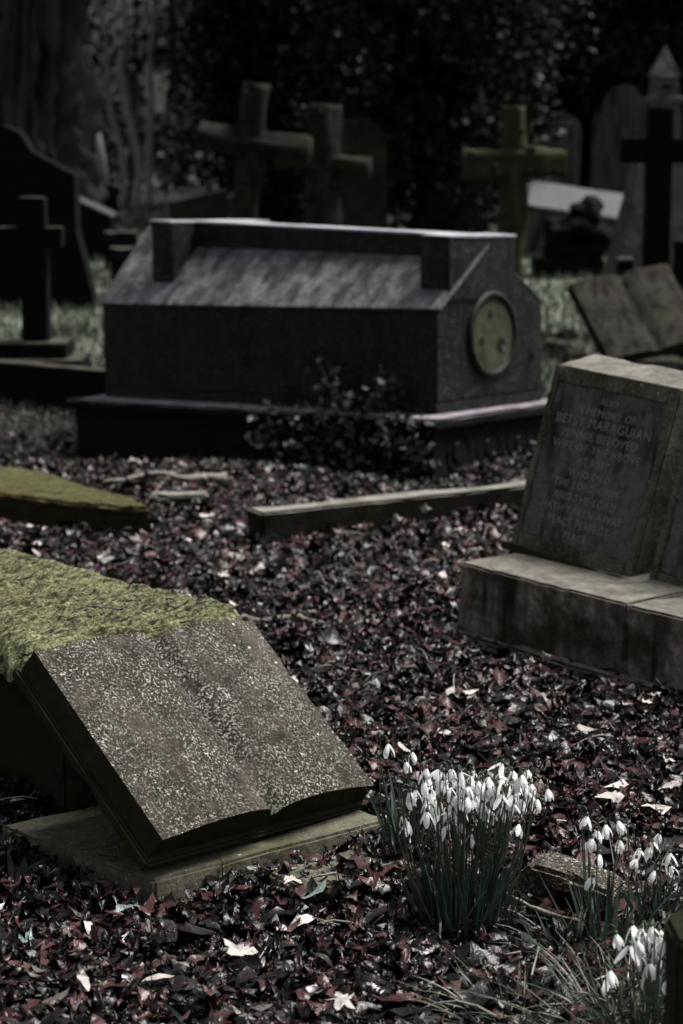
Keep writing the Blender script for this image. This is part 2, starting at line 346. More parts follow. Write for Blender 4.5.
def scatter(name, temps, pos, size, tilt, mat, tint, yaw=None, taz=None, parent=None, smooth=False):
    n = len(pos); which = rng.integers(0, len(temps), n); VV = []; TT = []; tt = []; off = 0
    yaw = rng.uniform(0, 6.283, n) if yaw is None else yaw; taz = rng.uniform(0, 6.283, n) if taz is None else taz
    R = rotmats(yaw, tilt, taz)
    for k, (tv, tf) in enumerate(temps):
        m = np.where(which == k)[0]
        if not len(m): continue
        v = np.einsum('nij,vj->nvi', R[m], tv) * size[m][:, None, None] + pos[m][:, None, :]
        VV.append(v.reshape(-1, 3)); TT.append((tf[None] + (np.arange(len(m)) * len(tv))[:, None, None] + off).reshape(-1, 3)); tt.append(np.repeat(tint[m], len(tv)))
        off += len(m) * len(tv)
    return npmesh(name, np.concatenate(VV), np.concatenate(TT), mat, parent, np.concatenate(tt), smooth)
litter_t = [t_oval() for _ in range(7)] + [t_lobed() for _ in range(6)] + [t_bit() for _ in range(5)]
BPL = rot(.753, -.051, .047); BPO = Vector((-.337, 3.41, .0))
def in_plinth(x, y, m=0.0):
    q = BPL.transposed() @ (Vector((x, y, 0)) - BPO); return -m < q.x < .582 + m and -m < q.y < .475 + m
pos = []; 
def zone(y0, y1, dens, hw):
    n = int((y1 - y0) * 2 * hw * dens); xx = rng.uniform(-hw, hw, n); yy = rng.uniform(y0, y1, n); return np.stack([xx, yy], 1)
P2 = np.concatenate([zone(2.3, 4, 7000, 1.15), zone(4, 6, 5200, 1.55), zone(6, 9.6, 2200, 2.1), zone(9.6, 12.5, 350, 2.9)])
keep = []; Z = []
for k, (x, y) in enumerate(P2):
    if in_plinth(x, y, .02): continue
    if abs(x) > .1715 * y + .45: continue
    keep.append(k); Z.append(GH(x, y))
P2 = P2[keep]; Z = np.array(Z); n = len(P2); print('litter', n)
tn = np.array([noise.noise(Vector((x * 1.7, y * 1.1, 9))) for x, y in P2])
tint = np.clip(rng.uniform(0, 1, n), 0, .9999)
mar = (tn > .05) & (tint > .66) & (tint < .93) & (rng.uniform(0, 1, n) < .7); tint[mar] = rng.uniform(.46, .76, mar.sum())
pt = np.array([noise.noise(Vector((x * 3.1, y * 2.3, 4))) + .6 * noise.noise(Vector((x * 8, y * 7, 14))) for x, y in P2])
edge = (P2[:, 1] + .75 * (P2[:, 0] - .35)) > 7.25   # leaf tints go darker towards the foot of the tomb
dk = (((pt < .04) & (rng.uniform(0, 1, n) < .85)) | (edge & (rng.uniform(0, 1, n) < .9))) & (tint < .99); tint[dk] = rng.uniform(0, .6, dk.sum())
size = rng.lognormal(math.log(.0172), .5, n); size = np.clip(size, .006, .036)
size[P2[:, 1] > 6] *= 1.2; big = (rng.uniform(0, 1, n) < np.where(P2[:, 1] < 4.6, .09, .04)); size[big] = rng.uniform(.026, .045, big.sum()); tint[big & (tint > .77)] *= .6
tilt = np.abs(rng.normal(0, 1, n)) * np.where(P2[:, 1] < 4.6, .38, .5)
pos = np.column_stack([P2, Z - .012 + rng.beta(1.5, 1.7, n) * .052])
tag(scatter('leaf_litter', litter_t, pos, size, tilt, M_LITTER, tint), 'damp carpet of wet brown, maroon and grey dead leaves covering the ground between the graves', 'leaf litter', kind='stuff')

# sparse fallen twigs as ground debris
A = Acc()
for k in range(260):
    y = rng.uniform(2.6, 9); x = rng.uniform(-1, 1) * (.1715 * y + .3)
    if in_plinth(x, y, .05): continue
    a = rng.uniform(0, 6.28); L = rng.uniform(.04, .16); z = GH(x, y) + .025; bend = rng.uniform(-.3, .3)
    pts = [(x + math.cos(a + bend * t) * L * t, y + math.sin(a + bend * t) * L * t, z + .02 * math.sin(t * 3 + k)) for t in np.linspace(0, 1, 5)]
    A.add(tube_data(pts, [.0022, .002, .0018, .0015, .001], 5))
o = A.build('twig_debris', M_TWIG); tag(o, 'thin broken twigs strewn through the dead leaves', 'twigs', kind='stuff')

# ------------------------------------------------------------------ open book memorial (foreground)
t = thing('open_book_gravestone', 'speckled open stone book leaning back on a low concrete plinth, in the foreground', 'gravestone', BPO, BPL)
box('plinth', (-.004, -.004, -.05), (.602, .492, .038), M_BPLINTH, t, bev=.006, step=.03, amp=.003, chip=.006, seed=3)
Mb = rot(.9) @ rot(0, -.887, .097); bo = Vector((-.318, 3.396, .121))
Mw = (Matrix.Translation(BPO) @ BPL.to_4x4()).inverted() @ (Matrix.Translation(bo) @ Mb.to_4x4())
WB = W = .627; Lz = .453
def page_y(x):
    u = abs(x - W * .505) / (W * .5); g = min(1, u / .13)
    return .024 * (1 - g) ** 2 - .020 * math.sin(math.pi * min(1, u) ** .75) - (-.004) * u
prof = [(x, page_y(x)) for x in np.linspace(0, W, 49)] + [(W + .004, .052), (-.004, .052)]
po_ = prism('pages', prof, Lz, M_BOOK, t, axis='z', M=Mw, bev=0, step=.022, amp=.003, chip=.003, seed=11, smooth=False, sc=14)
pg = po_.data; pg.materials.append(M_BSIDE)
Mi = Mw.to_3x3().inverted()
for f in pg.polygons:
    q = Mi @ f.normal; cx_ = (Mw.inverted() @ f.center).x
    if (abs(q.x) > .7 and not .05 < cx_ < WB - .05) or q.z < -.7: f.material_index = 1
box('cover', (-.014, .053, -.016), (W + .014, .078, Lz + .008), M_BSIDE, t, M=Mw, bev=.005, step=.035, amp=.003, chip=.004, seed=5)
# mossy ledger body behind the book
bt = rot(.753)
o3 = Vector((-.62, 3.79, 0))
l = thing('mossy_ledger_stone', 'low grave body with its top under thick bright green moss, behind the open book', 'grave slab', o3, bt)
box('base', (.10, .02, -.05), (.45, 1.7, .30), M_BSIDE, l, step=.07, amp=.006)
box('top_slab', (.0, .0, .302), (.53, 1.8, .355), M_BSIDE, l, step=.06, amp=.005)
# moss cushion: height field wrapping over the slab edges
nxm, nym = 170, 420; vs = []
for j in range(nym):
    for i_ in range(nxm):
        u = i_ / (nxm - 1); v = j / (nym - 1); x = -.03 + .59 * u; y = -.03 + 1.83 * v
        e = min(u, 1 - u, v * 2.7, (1 - v) * 2.7)
        d = 1 - math.exp(-e / .035); sx = x * 1.0
        ca = x * .73 - y * .68; cb = x * .68 + y * .73; wv = noise.noise(Vector((ca * 9, cb * 46, 2))) * .017 + noise.noise(Vector((ca * 30, cb * 100, 5))) * .007 + noise.noise(Vector((x * 90, y * 120, 8))) * .004 + noise.noise(Vector((x * 3, y * 3, 4))) * .012
        e2 = max(0, .05 - min(u * .59, (1 - u) * .59, v * 1.83)) / .05; rag = max(0, noise.noise(Vector((x * 24, y * 24, 11))) + .25) * e2; vs.append((x, y, .315 + .057 * d + wv * d - .03 * rag))
V = np.array(vs); i = (np.arange(nxm - 1)[None, :] + np.arange(nym - 1)[:, None] * nxm).ravel()
npmesh('moss', V, np.stack([i, i + 1, i + nxm + 1, i + nxm], 1), M_MOSS, l, smooth=True)
# moss shoots
n = 6000; xx = rng.uniform(-.02, .55, n); yy = rng.uniform(-.02, 1.3, n)
iu = np.clip(((xx + .03) / .59 * (nxm - 1)).astype(int), 0, nxm - 1); iv = np.clip(((yy + .03) / 1.83 * (nym - 1)).astype(int), 0, nym - 1)
zz = V[iv * nxm + iu, 2]; shoot = (np.array([(-.12, 0, -.1), (.12, 0, -.1), (0, 0, 1)], float), np.array([(0, 1, 2)]))
M_SHOOT = tintmat('moss_shoot', [(0, (.08, .085, .035)), (.4, (.42, .43, .21)), (.8, (.62, .60, .35))], rgh=.9, spec=.1, bump=0, trans=.2)
scatter('moss_shoots', [shoot], np.column_stack([xx, yy, zz]), rng.uniform(.004, .009, n), rng.uniform(.5, 1.4, n), M_SHOOT, rng.uniform(0, 1, n), parent=l)['kind'] = 'stuff'
# dark crumbs and needles on the moss edge
pA = Acc()
for k in range(26):
    px, py = rng.uniform(115, 190), 0; y = rng.uniform(.01, .16); x = rng.uniform(.2, .5)
    p = Vector((x, y, .385)); a = rng.uniform(0, 6.28); L = rng.uniform(.006, .024)
    pA.add(tube_data([p, p + Vector((math.cos(a) * L, math.sin(a) * L, .004))], [.003, .002], 5))
pA.build('bark_crumbs', M_TWIGD, l)['kind'] = 'stuff'

# flat slab end beside the plinth, stone chunk by snowdrops
c = at(372, 868, .02)
t = thing('buried_slab', 'flat pale concrete slab mostly under leaves right of the open book plinth', 'stone slab', (c.x, c.y, 0), .72)
box('slab', (-.17, -.02, -.05), (.05, .10, .025), M_BPLINTH, t, step=.03, amp=.004, chip=.008)
c = at(562, 905, 0)
t = thing('kerb_fragment', 'broken lichened kerb fragment lying right of the large snowdrop clump', 'stone', (c.x, c.y, .0), rot(-.55, .05, .05))
prism('stone', [(-.085, 0), (.085, -.01), (.10, .045), (.02, .058), (-.07, .062), (-.10, .03)], .085, M_BOOK, t, bev=.008, step=.018, amp=.006, chip=.01, seed=9, sc=16)

# ------------------------------------------------------------------ coped tomb
tr = rot(-.659, -.029, -.038); to = Vector((.40, 8.197, .28))
t = thing('coped_tomb', 'large dark granite tomb shaped like a gabled chest, cross ridge on its roof', 'tomb', to, tr)
L, W, E_ = 1.927, .815, .383; RY, RZ = .43 * W, E_ + .26
prism('body', [(0, 0), (W, 0), (W, E_), (RY, RZ), (0, E_)], L - .004, M_TOMB, t, axis='x', M=Matrix.Translation((-L + .0, 0, 0)), bev=.005, step=.12, amp=.001, chip=.002)
# roof slopes as thin slabs set proud of the body (stop short of the gable faces)
def slope(name, ya, za, yb, zb, x0, x1, th, mat):
    d = Vector((yb - ya, zb - za)).normalized(); nrm = Vector((-d.y, d.x))
    if nrm.y < 0: nrm = -nrm
    pts = [(ya, za), (yb, zb), (yb + nrm.x * th, zb + nrm.y * th), (ya + nrm.x * th, za + nrm.y * th)]
    if (yb - ya) < 0: pts = pts[::-1]
    return prism(name, pts, x1 - x0, mat, t, axis='x', M=Matrix.Translation((x0, 0, 0)), bev=.003, step=.1, amp=.001, chip=.003)
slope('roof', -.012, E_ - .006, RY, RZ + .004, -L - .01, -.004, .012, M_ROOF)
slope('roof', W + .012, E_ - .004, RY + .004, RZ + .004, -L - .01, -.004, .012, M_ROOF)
TZ = E_ + .292
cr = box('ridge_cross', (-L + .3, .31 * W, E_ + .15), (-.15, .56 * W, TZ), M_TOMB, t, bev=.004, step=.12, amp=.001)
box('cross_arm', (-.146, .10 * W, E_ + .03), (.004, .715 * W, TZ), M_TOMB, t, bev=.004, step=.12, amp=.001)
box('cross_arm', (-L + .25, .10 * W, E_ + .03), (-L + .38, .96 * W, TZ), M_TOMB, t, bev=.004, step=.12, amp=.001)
for nm, a, b in (('ridge_highlight', (-L + .3805, .30 * W, TZ + .002), (-.1475, .57 * W, TZ + .012)), ('ridge_highlight', (-.147, .095 * W, TZ + .001), (.008, .72 * W, TZ + .011)), ('ridge_highlight', (-L + .245, .09 * W, TZ + .002), (-L + .38, .97 * W, TZ + .012))):
    box(nm, a, b, M_TTOP, t, bev=.002, step=.2, amp=.0015)  # thin slabs added as painted highlights along the ridge tops
# gable coping line
v0 = Vector((.004, .0, E_)); v1 = Vector((.004, RY * 1.05, RZ + .0)); 
A = Acc(); A.add(tube_data([v0, v1], .010, 4)); A.build('gable_moulding', M_ROOF, t, False)
def ring(name, R, r, mat, parent, M, n=40, m=8):
    vs = []; fs = []
    for i_ in range(n):
        for j in range(m):
            a = 2 * math.pi * i_ / n; b = 2 * math.pi * j / m; vs.append(M @ Vector((math.cos(b) * r * .8, (R + math.sin(b) * r) * math.cos(a), (R + math.sin(b) * r) * math.sin(a))))
            fs.append((i_ * m + j, ((i_ + 1) % n) * m + j, ((i_ + 1) % n) * m + (j + 1) % m, i_ * m + (j + 1) % m))
    return pydata(name, vs, fs, mat, parent, True)
def disc(name, R, th, mat, parent, M, n=36):
    vs = [M @ Vector((x, R * math.cos(2 * math.pi * k / n), R * math.sin(2 * math.pi * k / n))) for x in (0, th) for k in range(n)]
    fs = [tuple(range(n))[::-1], tuple(range(n, 2 * n))] + [(k, (k + 1) % n, n + (k + 1) % n, n + k) for k in range(n)]
    return pydata(name, vs, fs, mat, parent)
Mm = Matrix.Translation((-.0065, .5 * W, .262))
md = disc('medallion', .163, .010, M_DISC, t, Mm)
ring('medallion_rim', .171, .017, M_TOMB, md, Mm @ Matrix.Translation((.009, 0, 0)))
for a, b, r in ((-.02, .088, .016), (-.088, -.022, .016), (.062, -.045, .030)): disc('hole', r, .013, M_HOLE, md, Mm @ Matrix.Translation((0, a, b)), 16)
disc('bolt', .012, .016, M_WHITE, md, Mm @ Matrix.Translation((0, .075, -.062)), 12)
disc('plug_hole', .016, .008, M_HOLE, t, Matrix.Translation((-.003, .9 * W, .16)), 16)
box('body_footing', (-L + .002, .002, -.060), (-.006, W - .002, -.001), M_TOMB, t, bev=.002, step=.12, amp=.001)
pl = box('plinth', (-L - .07, -.13, -.34), (.065, W + .07, -.105), M_TPL, t, bev=.006, step=.12, amp=.004)
box('plinth_coping', (-L - .10, -.165, -.103), (.10, W + .10, -.052), M_TPL, t, bev=.010, step=.1, amp=.003, chip=.006)
for k in range(4):
    Mr = Matrix.Translation((.068, .05 + k * .23, -.205)); ring('roundel', .082 + .006 * (k % 2), .009, M_TPL, pl, Mr @ Matrix.Translation((-.004, 0, -.01 * (k % 2))), 28, 6); disc('boss', .04 - .008 * (k % 3), .006, M_TPL, pl, Mr, 14)
Mr = Matrix.Translation((-.09, -.133, -.205)) @ Matrix.Rotation(-math.pi / 2, 4, 'Z'); ring('roundel', .085, .011, M_TPL, pl, Mr, 28, 6)

for o in [q for q in C.objects if q.parent == t and q.type == 'MESH'] :
    for v in o.data.vertices:
        k = min(1, max(0, (v.co.z - E_) / .29)); v.co.z += .10 * (-v.co.x / L) * k
# ------------------------------------------------------------------ right headstone with twin tablets
rr = rot(-.878, -.006, .010); ro = Vector((.319, 5.324, 0))
t = thing('twin_tablet_headstone', 'headstone with two leaning framed inscription tablets on a stained block base, right side', 'gravestone', ro, rr)
box('plinth', (0, 0, -.08), (.612, .36, .217), M_RPL, t, bev=.006, step=.04, amp=.0015, chip=.006, seed=2)
box('plinth', (.6135, .002, -.08), (1.5, .364, .215), M_RPL, t, bev=.006, step=.05, amp=.0015, chip=.006, seed=6)
box('footing', (-.03, -.045, -.08), (1.5, -.002, .035), M_RPL, t, bev=.008, step=.05, amp=.006, chip=.01)
Tw = Matrix.Translation((.473, 5.516, .221)) @ (rot(-.898) @ rot(0, -.273, .054)).to_4x4()
Tl = (Matrix.Translation(ro) @ rr.to_4x4()).inverted() @ Tw
def tablet(dx, sy, W, Hh, lines, lab, seed):
    M = Tl @ Matrix.Translation((dx, sy, 0))
    fr = prism('tablet', [(.012, 0), (.15, 0), (.145, Hh + .060), (.012, Hh)], W, M_FRAME, t, axis='x', M=M, bev=.004, step=.04, amp=.002, chip=.004, seed=seed); fr['label'] = lab
    b = .026
    for a, c_ in (((0, 0, 0), (b, .0115, Hh)), ((W - b, 0, 0), (W, .0115, Hh)), ((b + .001, 0, Hh - .045), (W - b - .001, .0115, Hh)), ((b + .001, 0, 0), (W - b - .001, .0115, .05))):
        box('frame_rail', a, c_, M_FRAME, fr, M=M, bev=.003, step=.04, amp=.0015, chip=.003, seed=seed + 1)
    box('inscription_panel', (b + .001, .004, .051), (W - b - .001, .0115, Hh - .046), M_TAB, fr, M=M, bev=0, step=.05, amp=.0005)
    for k, (s, sz) in enumerate(lines):
        cu = bpy.data.curves.new('inscription', 'FONT'); cu.body = s; cu.size = sz; cu.align_x = 'CENTER'; cu.extrude = .0004; cu.space_character = 1.12
        cu.materials.append(M_LETTER)
        tmp = bpy.data.objects.new('tmp', cu); me = bpy.data.meshes.new_from_object(tmp); bpy.data.objects.remove(tmp); o = bpy.data.objects.new('inscription', me); C.objects.link(o); o.parent = fr
        zc = Hh - .085 - k * .0345
        o.matrix_local = M @ Matrix.Translation((W / 2 - rng.uniform(-.004, .004), .0033, zc)) @ Matrix.Rotation(math.pi / 2, 4, 'X')
tablet(0, 0, .462, .53, [('ALSO', .026), ('IN MEMORY OF', .030), ('BETSY MARAGUIAN', .037), ('MINNIE BELOVED', .033), ('WIFE OF THE ABOVE', .032), ('AT REST', .030), ('WHO DIED', .028), ('THE LORD GAVE', .030), ('AND THE LORD', .030), ('HATH TAKEN AWAY', .030), ('PEACE PERFECT', .030), ('PEACE', .028)], 'framed tablet with worn raised lettering', 21)
tablet(.505, .022, .44, .52, [], 'set-back tablet in shade at the frame edge', 31)
box('tablet_dark_strip', (-.01, -.026, -.01), (.96, .0, .010), M_BSIDE, t, M=Tl, bev=.003, step=.05, amp=.003)  # strip added to give the dark band along the tablet bases
# ------------------------------------------------------------------ second open book, far right
b2 = Vector((1.43, 10.579, .2)); B2 = rot(.316) @ rot(0, -.78, -.164)
t = thing('open_book_gravestone', 'brown-grey open stone book leaning back on rubble behind the twin tablet headstone', 'gravestone', (b2.x, b2.y, GH(b2.x, b2.y)), rot(.316))
Mw = (Matrix.Translation(t.location) @ rot(.316).to_4x4()).inverted() @ (Matrix.Translation(b2) @ B2.to_4x4())
W2, L2 = .59, .543
prof = [(x, .016 * max(0, 1 - abs(x - W2 / 2) / .05) - .010 * math.sin(math.pi * min(1, abs(x - W2 / 2) / (W2 / 2)))) for x in np.linspace(0, W2, 31)] + [(W2, .04), (0, .04)]
prism('pages', prof, L2, M_BOOK2, t, axis='z', M=Mw, bev=0, step=.04, amp=.002)
box('cover', (-.012, .041, -.012), (W2 + .012, .06, L2 + .01), M_BSIDE, t, M=Mw, step=.08, amp=.002)
box('plinth', (-.05, -.02, -.05), (.62, .45, .17), M_BOOK2, t, step=.08, amp=.008, chip=.01)

# ------------------------------------------------------------------ kerbs and slabs
a = at(262, 514, .11); b = at(522, 482, .13); d = b - a; ang = math.atan2(d.y, d.x)
t = thing('grave_kerb', 'long low kerb stone with a pale top edge crossing in front of the dark tomb', 'kerb', (a.x, a.y, 0), ang)
box('kerb', (0, 0, -.05), (d.length + .35, .11, .115), M_KERB, t, bev=.008, step=.06, amp=.005, chip=.012)
a = at(150, 497, .05)
t = thing('kerb_fragment', 'short half buried kerb piece left of the long pale topped kerb', 'kerb', (a.x, a.y, 0), .12)
box('kerb', (0, 0, -.05), (.22, .09, .055), M_KERB, t, bev=.008, step=.04, amp=.006, chip=.014)
t0 = at(152, 512, .10); t = thing('mossy_grave_slab', 'low curved kerb with amber green moss on top at the left edge, before the tomb', 'grave slab', (t0.x, t0.y, 0))
poly = [(152, 512), (66, 505), (0, 496), (-120, 486), (-120, 458), (0, 470), (38, 473), (90, 490), (135, 503)]
loc_ = [(at(px, py, .10).x - t0.x, at(px, py, .10).y - t0.y) for px, py in poly]
prism('slab', loc_[::-1], .15, M_BSIDE, t, axis='z', M=Matrix.Translation((0, 0, -.06)), bev=.01, step=.05, amp=.006, chip=.008)
prism('moss', [(x * 1.0, y + .0) for x, y in loc_[::-1]], .026, M_MOSS2, t, axis='z', M=Matrix.Translation((0, 0, .088)), bev=.010, step=.025, amp=.010, sc=16)
# left grave enclosure slab
a = at(-60, 350, .25); b = at(104, 374, .2); d = b - a
t = thing('grave_kerb', 'dark thick kerb with a thin pale top edge in front of the small black cross', 'kerb', (b.x, b.y, 0), math.atan2(d.y, d.x))
box('kerb', (-1.6, 0, -.2), (0, .10, .215), M_DARK, t, bev=.006, step=.1, amp=.005, chip=.01)

# ------------------------------------------------------------------ monuments
def poly_headstone(name, label, px0, px1, pytop, d, prof, thick, mat, yaw=0, lean=0, group=None, cat='gravestone', step=.1, tilt=0, base=None, topmat=None, rx=0):
    """prof: outline in unit coordinates (x 0..1, z 0..1) fitted to the width and height"""
    cx = (px0 + px1) / 2; z1 = zat(pytop, d); x0 = xat(px0, d, z1 / 2); x1 = xat(px1, d, z1 / 2); g = GH((x0 + x1) / 2, d)
    W = (x1 - x0) / max(.5, math.cos(yaw)); Hh = z1 - g
    t = thing(name, label, cat, ((x0 + x1) / 2, d, g), rot(yaw, rx, tilt), group)
    prism('slab', [((u - .5) * W, v * Hh) for u, v in prof], thick, mat, t, M=Matrix.Translation((0, -thick / 2, -.05)), bev=.008, step=step, amp=.004, chip=.006, seed=px0)
    if base:
        box('base', (-W * .5 - base, -thick / 2 - base, -.05), (W * .5 + base, thick / 2 + base, .14), mat, t, step=.12, amp=.005)
    return t
ARCH = [(0, 0), (1, 0), (1, .86)] + [(.5 + .5 * math.cos(a), .86 + .14 * math.sin(a)) for a in np.linspace(.25, math.pi - .25, 9)] + [(0, .86)]
SHOULD = [(0, 0), (1, 0), (1, .80), (.86, .82)] + [(.5 + .36 * math.cos(a), .82 + .18 * math.sin(a)) for a in np.linspace(.2, math.pi - .2, 9)] + [(.14, .82), (0, .80)]
def cross(name, label, px, pytop, d, postw, armpx0, armpx1, armpy, armr, mat, yaw=0, tilt=0, round_=True, taper=1.25, arm_dz=0, group='stone crosses'):
    z1 = zat(pytop, d); x = xat(px, d, z1); g = GH(x, d); Hh = z1 - g; za = zat(armpy, d) - g; sc = xat(342.5, d, 1)
    t = thing(name, label, 'cross', (x, d, g), rot(yaw, 0, tilt), group)
    pw = postw * sc / 2; a0 = (armpx0 - px) * sc / math.cos(yaw); a1 = (armpx1 - px) * sc / math.cos(yaw); r = armr * sc
    if round_:
        n = 40; zz = np.linspace(-.05, Hh, n)
        A = Acc(); A.add(tube_data([(noise.noise(Vector((z * 3, px, 0))) * .012, 0, z) for z in zz], [pw * (taper - (taper - 1) * z / Hh) * (1 + .12 * noise.noise(Vector((z * 9, px, 3)))) for z in zz], 16, .5, px)); [A.add(tube_data([(0, 0, kz), (rng.uniform(-1, 1) * pw * 1.5, -pw * 1.25, kz + .03)], [pw * .38, pw * .2], 7)) for kz in rng.uniform(.2, Hh * .95, 7)]; A.build('post', mat, t)
        A = Acc(); [A.add(tube_data([(ku, 0, za + arm_dz * (ku - a0)), (ku + .02, -r * 1.1, za + arm_dz * (ku - a0) + rng.uniform(-1, 1) * r)], [r * .45, r * .22], 7)) for ku in rng.uniform(a0, a1, 6)]; A.add(tube_data([(u, -.01, za + arm_dz * (u - a0)) for u in np.linspace(a0, a1, 32)], [r * (1 + .14 * noise.noise(Vector((u * 9, px, 7)))) for u in np.linspace(a0, a1, 32)], 16, .6, px + 5)); A.build('arm', mat, t)
    else:
        box('post', (-pw, -pw, -.05), (pw, pw, Hh), mat, t, step=.1, amp=.003)
        box('arm', (a0, -pw * .9, za - r), (a1, pw * .9, za + r), mat, t, step=.1, amp=.003)
    return t
cross('stone_cross', 'mossy stone cross carved like logs, standing alone right of the tomb gable', 513, 106, 13, 25, 463, 563, 163, 14, M_CROSS, yaw=.12, tilt=.01)
cross('stone_cross', 'tall mossy log-shaped cross left behind the tomb, its arms sloping down right', 232, 82, 13, 24, 178, 290, 140, 13, M_CDARK, yaw=-.2, tilt=.10, arm_dz=-.04)
cross('stone_cross', 'darker log-shaped cross behind the tomb, beside the tall sloping mossy cross', 318, 104, 15.2, 27, 272, 366, 160, 11, M_CDARK, yaw=-.15, tilt=.03, arm_dz=-.06, taper=1.5)
t = cross('stone_cross', 'small black squared cross on a stepped base at the left edge', 33, 197, 11.4, 26, -3, 62, 237, 10, M_DARK, round_=False)
sc = xat(342.5, 11.4, .5)
box('step', (-.32, -.17, -.05), (33 * sc, .17, .22), M_DARK, t, step=.1, amp=.003); box('step', (-.38, -.24, -.05), (49 * sc, .24, .13), M_DARK, t, step=.1, amp=.003)
t = cross('stone_cross', 'black squared cross before the tapering grey pillar at the right edge', 660, 108, 12.4, 25, 622, 700, 151, 12, M_BLACK, round_=False)
box('base', (-.16, -.13, -.05), (.16, .13, .25), M_BLACK, t, step=.1, amp=.003)
# rounded headstones
poly_headstone('headstone', 'dark round topped headstone behind the crosses, just left of the evergreen', 331, 386, 112, 18, ARCH, .12, M_CDARK, yaw=.1, group='round topped headstones')
poly_headstone('headstone', 'grey worn headstone right behind the lone log cross', 534, 577, 108, 24, ARCH, .12, M_GREY, yaw=.1, group='round topped headstones', tilt=.03)
poly_headstone('headstone', 'tallest grey arched headstone, left of the pointed pillar', 590, 648, 80, 24, SHOULD, .14, M_GREY, yaw=-.15, group='round topped headstones', tilt=.02)
poly_headstone('headstone', 'low leaning headstone with a sloping top left behind the tomb', 172, 228, 183, 17, [(0, 0), (1, 0), (1, 1), (0, .88)], .12, M_CDARK, yaw=.2, group='low headstones')
poly_headstone('headstone', 'black headstone cut off by the right edge above the book', 673, 740, 232, 12, [(0, 0), (1, 0), (1, 1), (0, 1)], .14, M_BLACK)
poly_headstone('headstone', 'huge black round shouldered headstone at the left edge under the old tree', -62, 78, 118, 15.5, [(-.08, 0), (1.14, 0), (1.08, .2), (1.0, .45), (1.0, .74), (.85, .80), (.70, .86), (.62, .96), (.5, 1), (.38, .96), (.2, .84), (0, .74), (0, .4)], .3, M_BLACK, group='headstones at the left')
# extra dim stones at the back left
poly_headstone('headstone', 'dim square headstone at the foot of the thin stems', 76, 118, 182, 26, [(0, 0), (1, 0), (1, 1), (0, 1)], .15, M_CDARK, yaw=.15)
# slant topped box tomb, left back
d = 20; x0 = xat(74, d); x1 = xat(111, d); g = GH(x0, d); zt = zat(197, d) - g; zr = zat(215, d) - g
t = thing('slant_top_tomb', 'low tomb with a pale slanting triangular top, left of the tomb on the grass', 'tomb', (x0, d, g))
prism('body', [(0, -.05), (x1 - x0, -.05), (x1 - x0, zr - .03), (0, zt - .03)], .5, M_DARK, t, step=.15, amp=.004)
prism('top_slab', [(-.01, zt - .028), (x1 - x0 + .01, zr - .028), (x1 - x0 + .01, zr), (-.01, zt)], .56, M_PALETOP, t, M=Matrix.Translation((0, -.03, 0)), step=.15, amp=.003)
for (px0, px1, py, d, lab) in ((104, 137, 232, 19, 'low dark block beside the slant topped tomb'), (110, 133, 248, 17.2, 'low dark stone nearest the left end of the big tomb')):
    x0 = xat(px0, d); x1 = xat(px1, d); g = GH(x0, d); zt = zat(py, d) - g
    t = thing('grave_block', lab, 'stone', (x0, d, g), .1); box('block', (0, 0, -.05), (x1 - x0, .3, max(.12, zt)), M_DARK, t, step=.1, amp=.008, chip=.02)
c = at(121, 217, .33); 
def rock(name, label, loc, r, mat, seed, cat='stone', squash=(1, 1, .7), group=None):
    bm = bmesh.new(); bmesh.ops.create_icosphere(bm, subdivisions=3, radius=1)
    for v in bm.verts:
        n = noise.noise(v.co * 1.3 + Vector((seed, 0, 0))) * .45 + noise.noise(v.co * 4 + Vector((0, seed, 0))) * .15
        v.co = Vector((v.co.x * squash[0], v.co.y * squash[1], v.co.z * squash[2])) * r * (1 + n)
    me = bpy.data.meshes.new(name); bm.to_mesh(me); bm.free(); o = link(name, me, mat); o.location = loc
    if label: tag(o, label, cat, group)
    return o
rock('pale_stone', 'small bright white stone lying on the grass near the thin stems', (c.x, c.y, GH(c.x, c.y) + .02), .11, M_WHITE, 4, squash=(1.3, .6, .4))
# white ledger tomb
d = 20.5; x0 = xat(522, d); x1 = xat(614, d); g = GH(x0, d)
t = thing('white_ledger_tomb', 'low tomb with a bright white sloping marble face behind the lone log cross', 'tomb', (x0, d, g), rot(-.12, 0, .14))
Wd = (x1 - x0) * 1.05; zt = zat(183, d) - g
prism('body', [(0, -.05), (.55, -.05), (.55, zt - .02), (0, zt - .25)], Wd, M_GREY, t, axis='x', step=.15, amp=.002)
prism('marble_slab', [(-.03, zt - .245), (.56, zt - .01), (.56, zt + .02), (-.03, zt - .215)], Wd + .06, M_WHITE, t, axis='x', M=Matrix.Translation((-.03, 0, 0)), step=.2, amp=.001)
# dark rock cairn
d = 18.2; cx = xat(574, d); g = GH(cx, d)
t = thing('rock_memorial', 'dark rough rock memorial on a stepped base before the white marble tomb', 'gravestone', (cx, d, g))
box('base', (-.36, -.25, -.05), (.26, .25, .16), M_BLACK, t, step=.08, amp=.02, sc=5); box('step', (-.26, -.2, .161), (.24, .2, .26), M_BLACK, t, step=.08, amp=.02, sc=5)
for k, (dx, dz, r) in enumerate(((-.08, .37, .20), (.15, .38, .20), (.11, .57, .16))):
    o = rock('boulder', None, (dx, 0, dz), r, M_BLACK, 20 + k, squash=(1, .9, .8)); o.parent = t
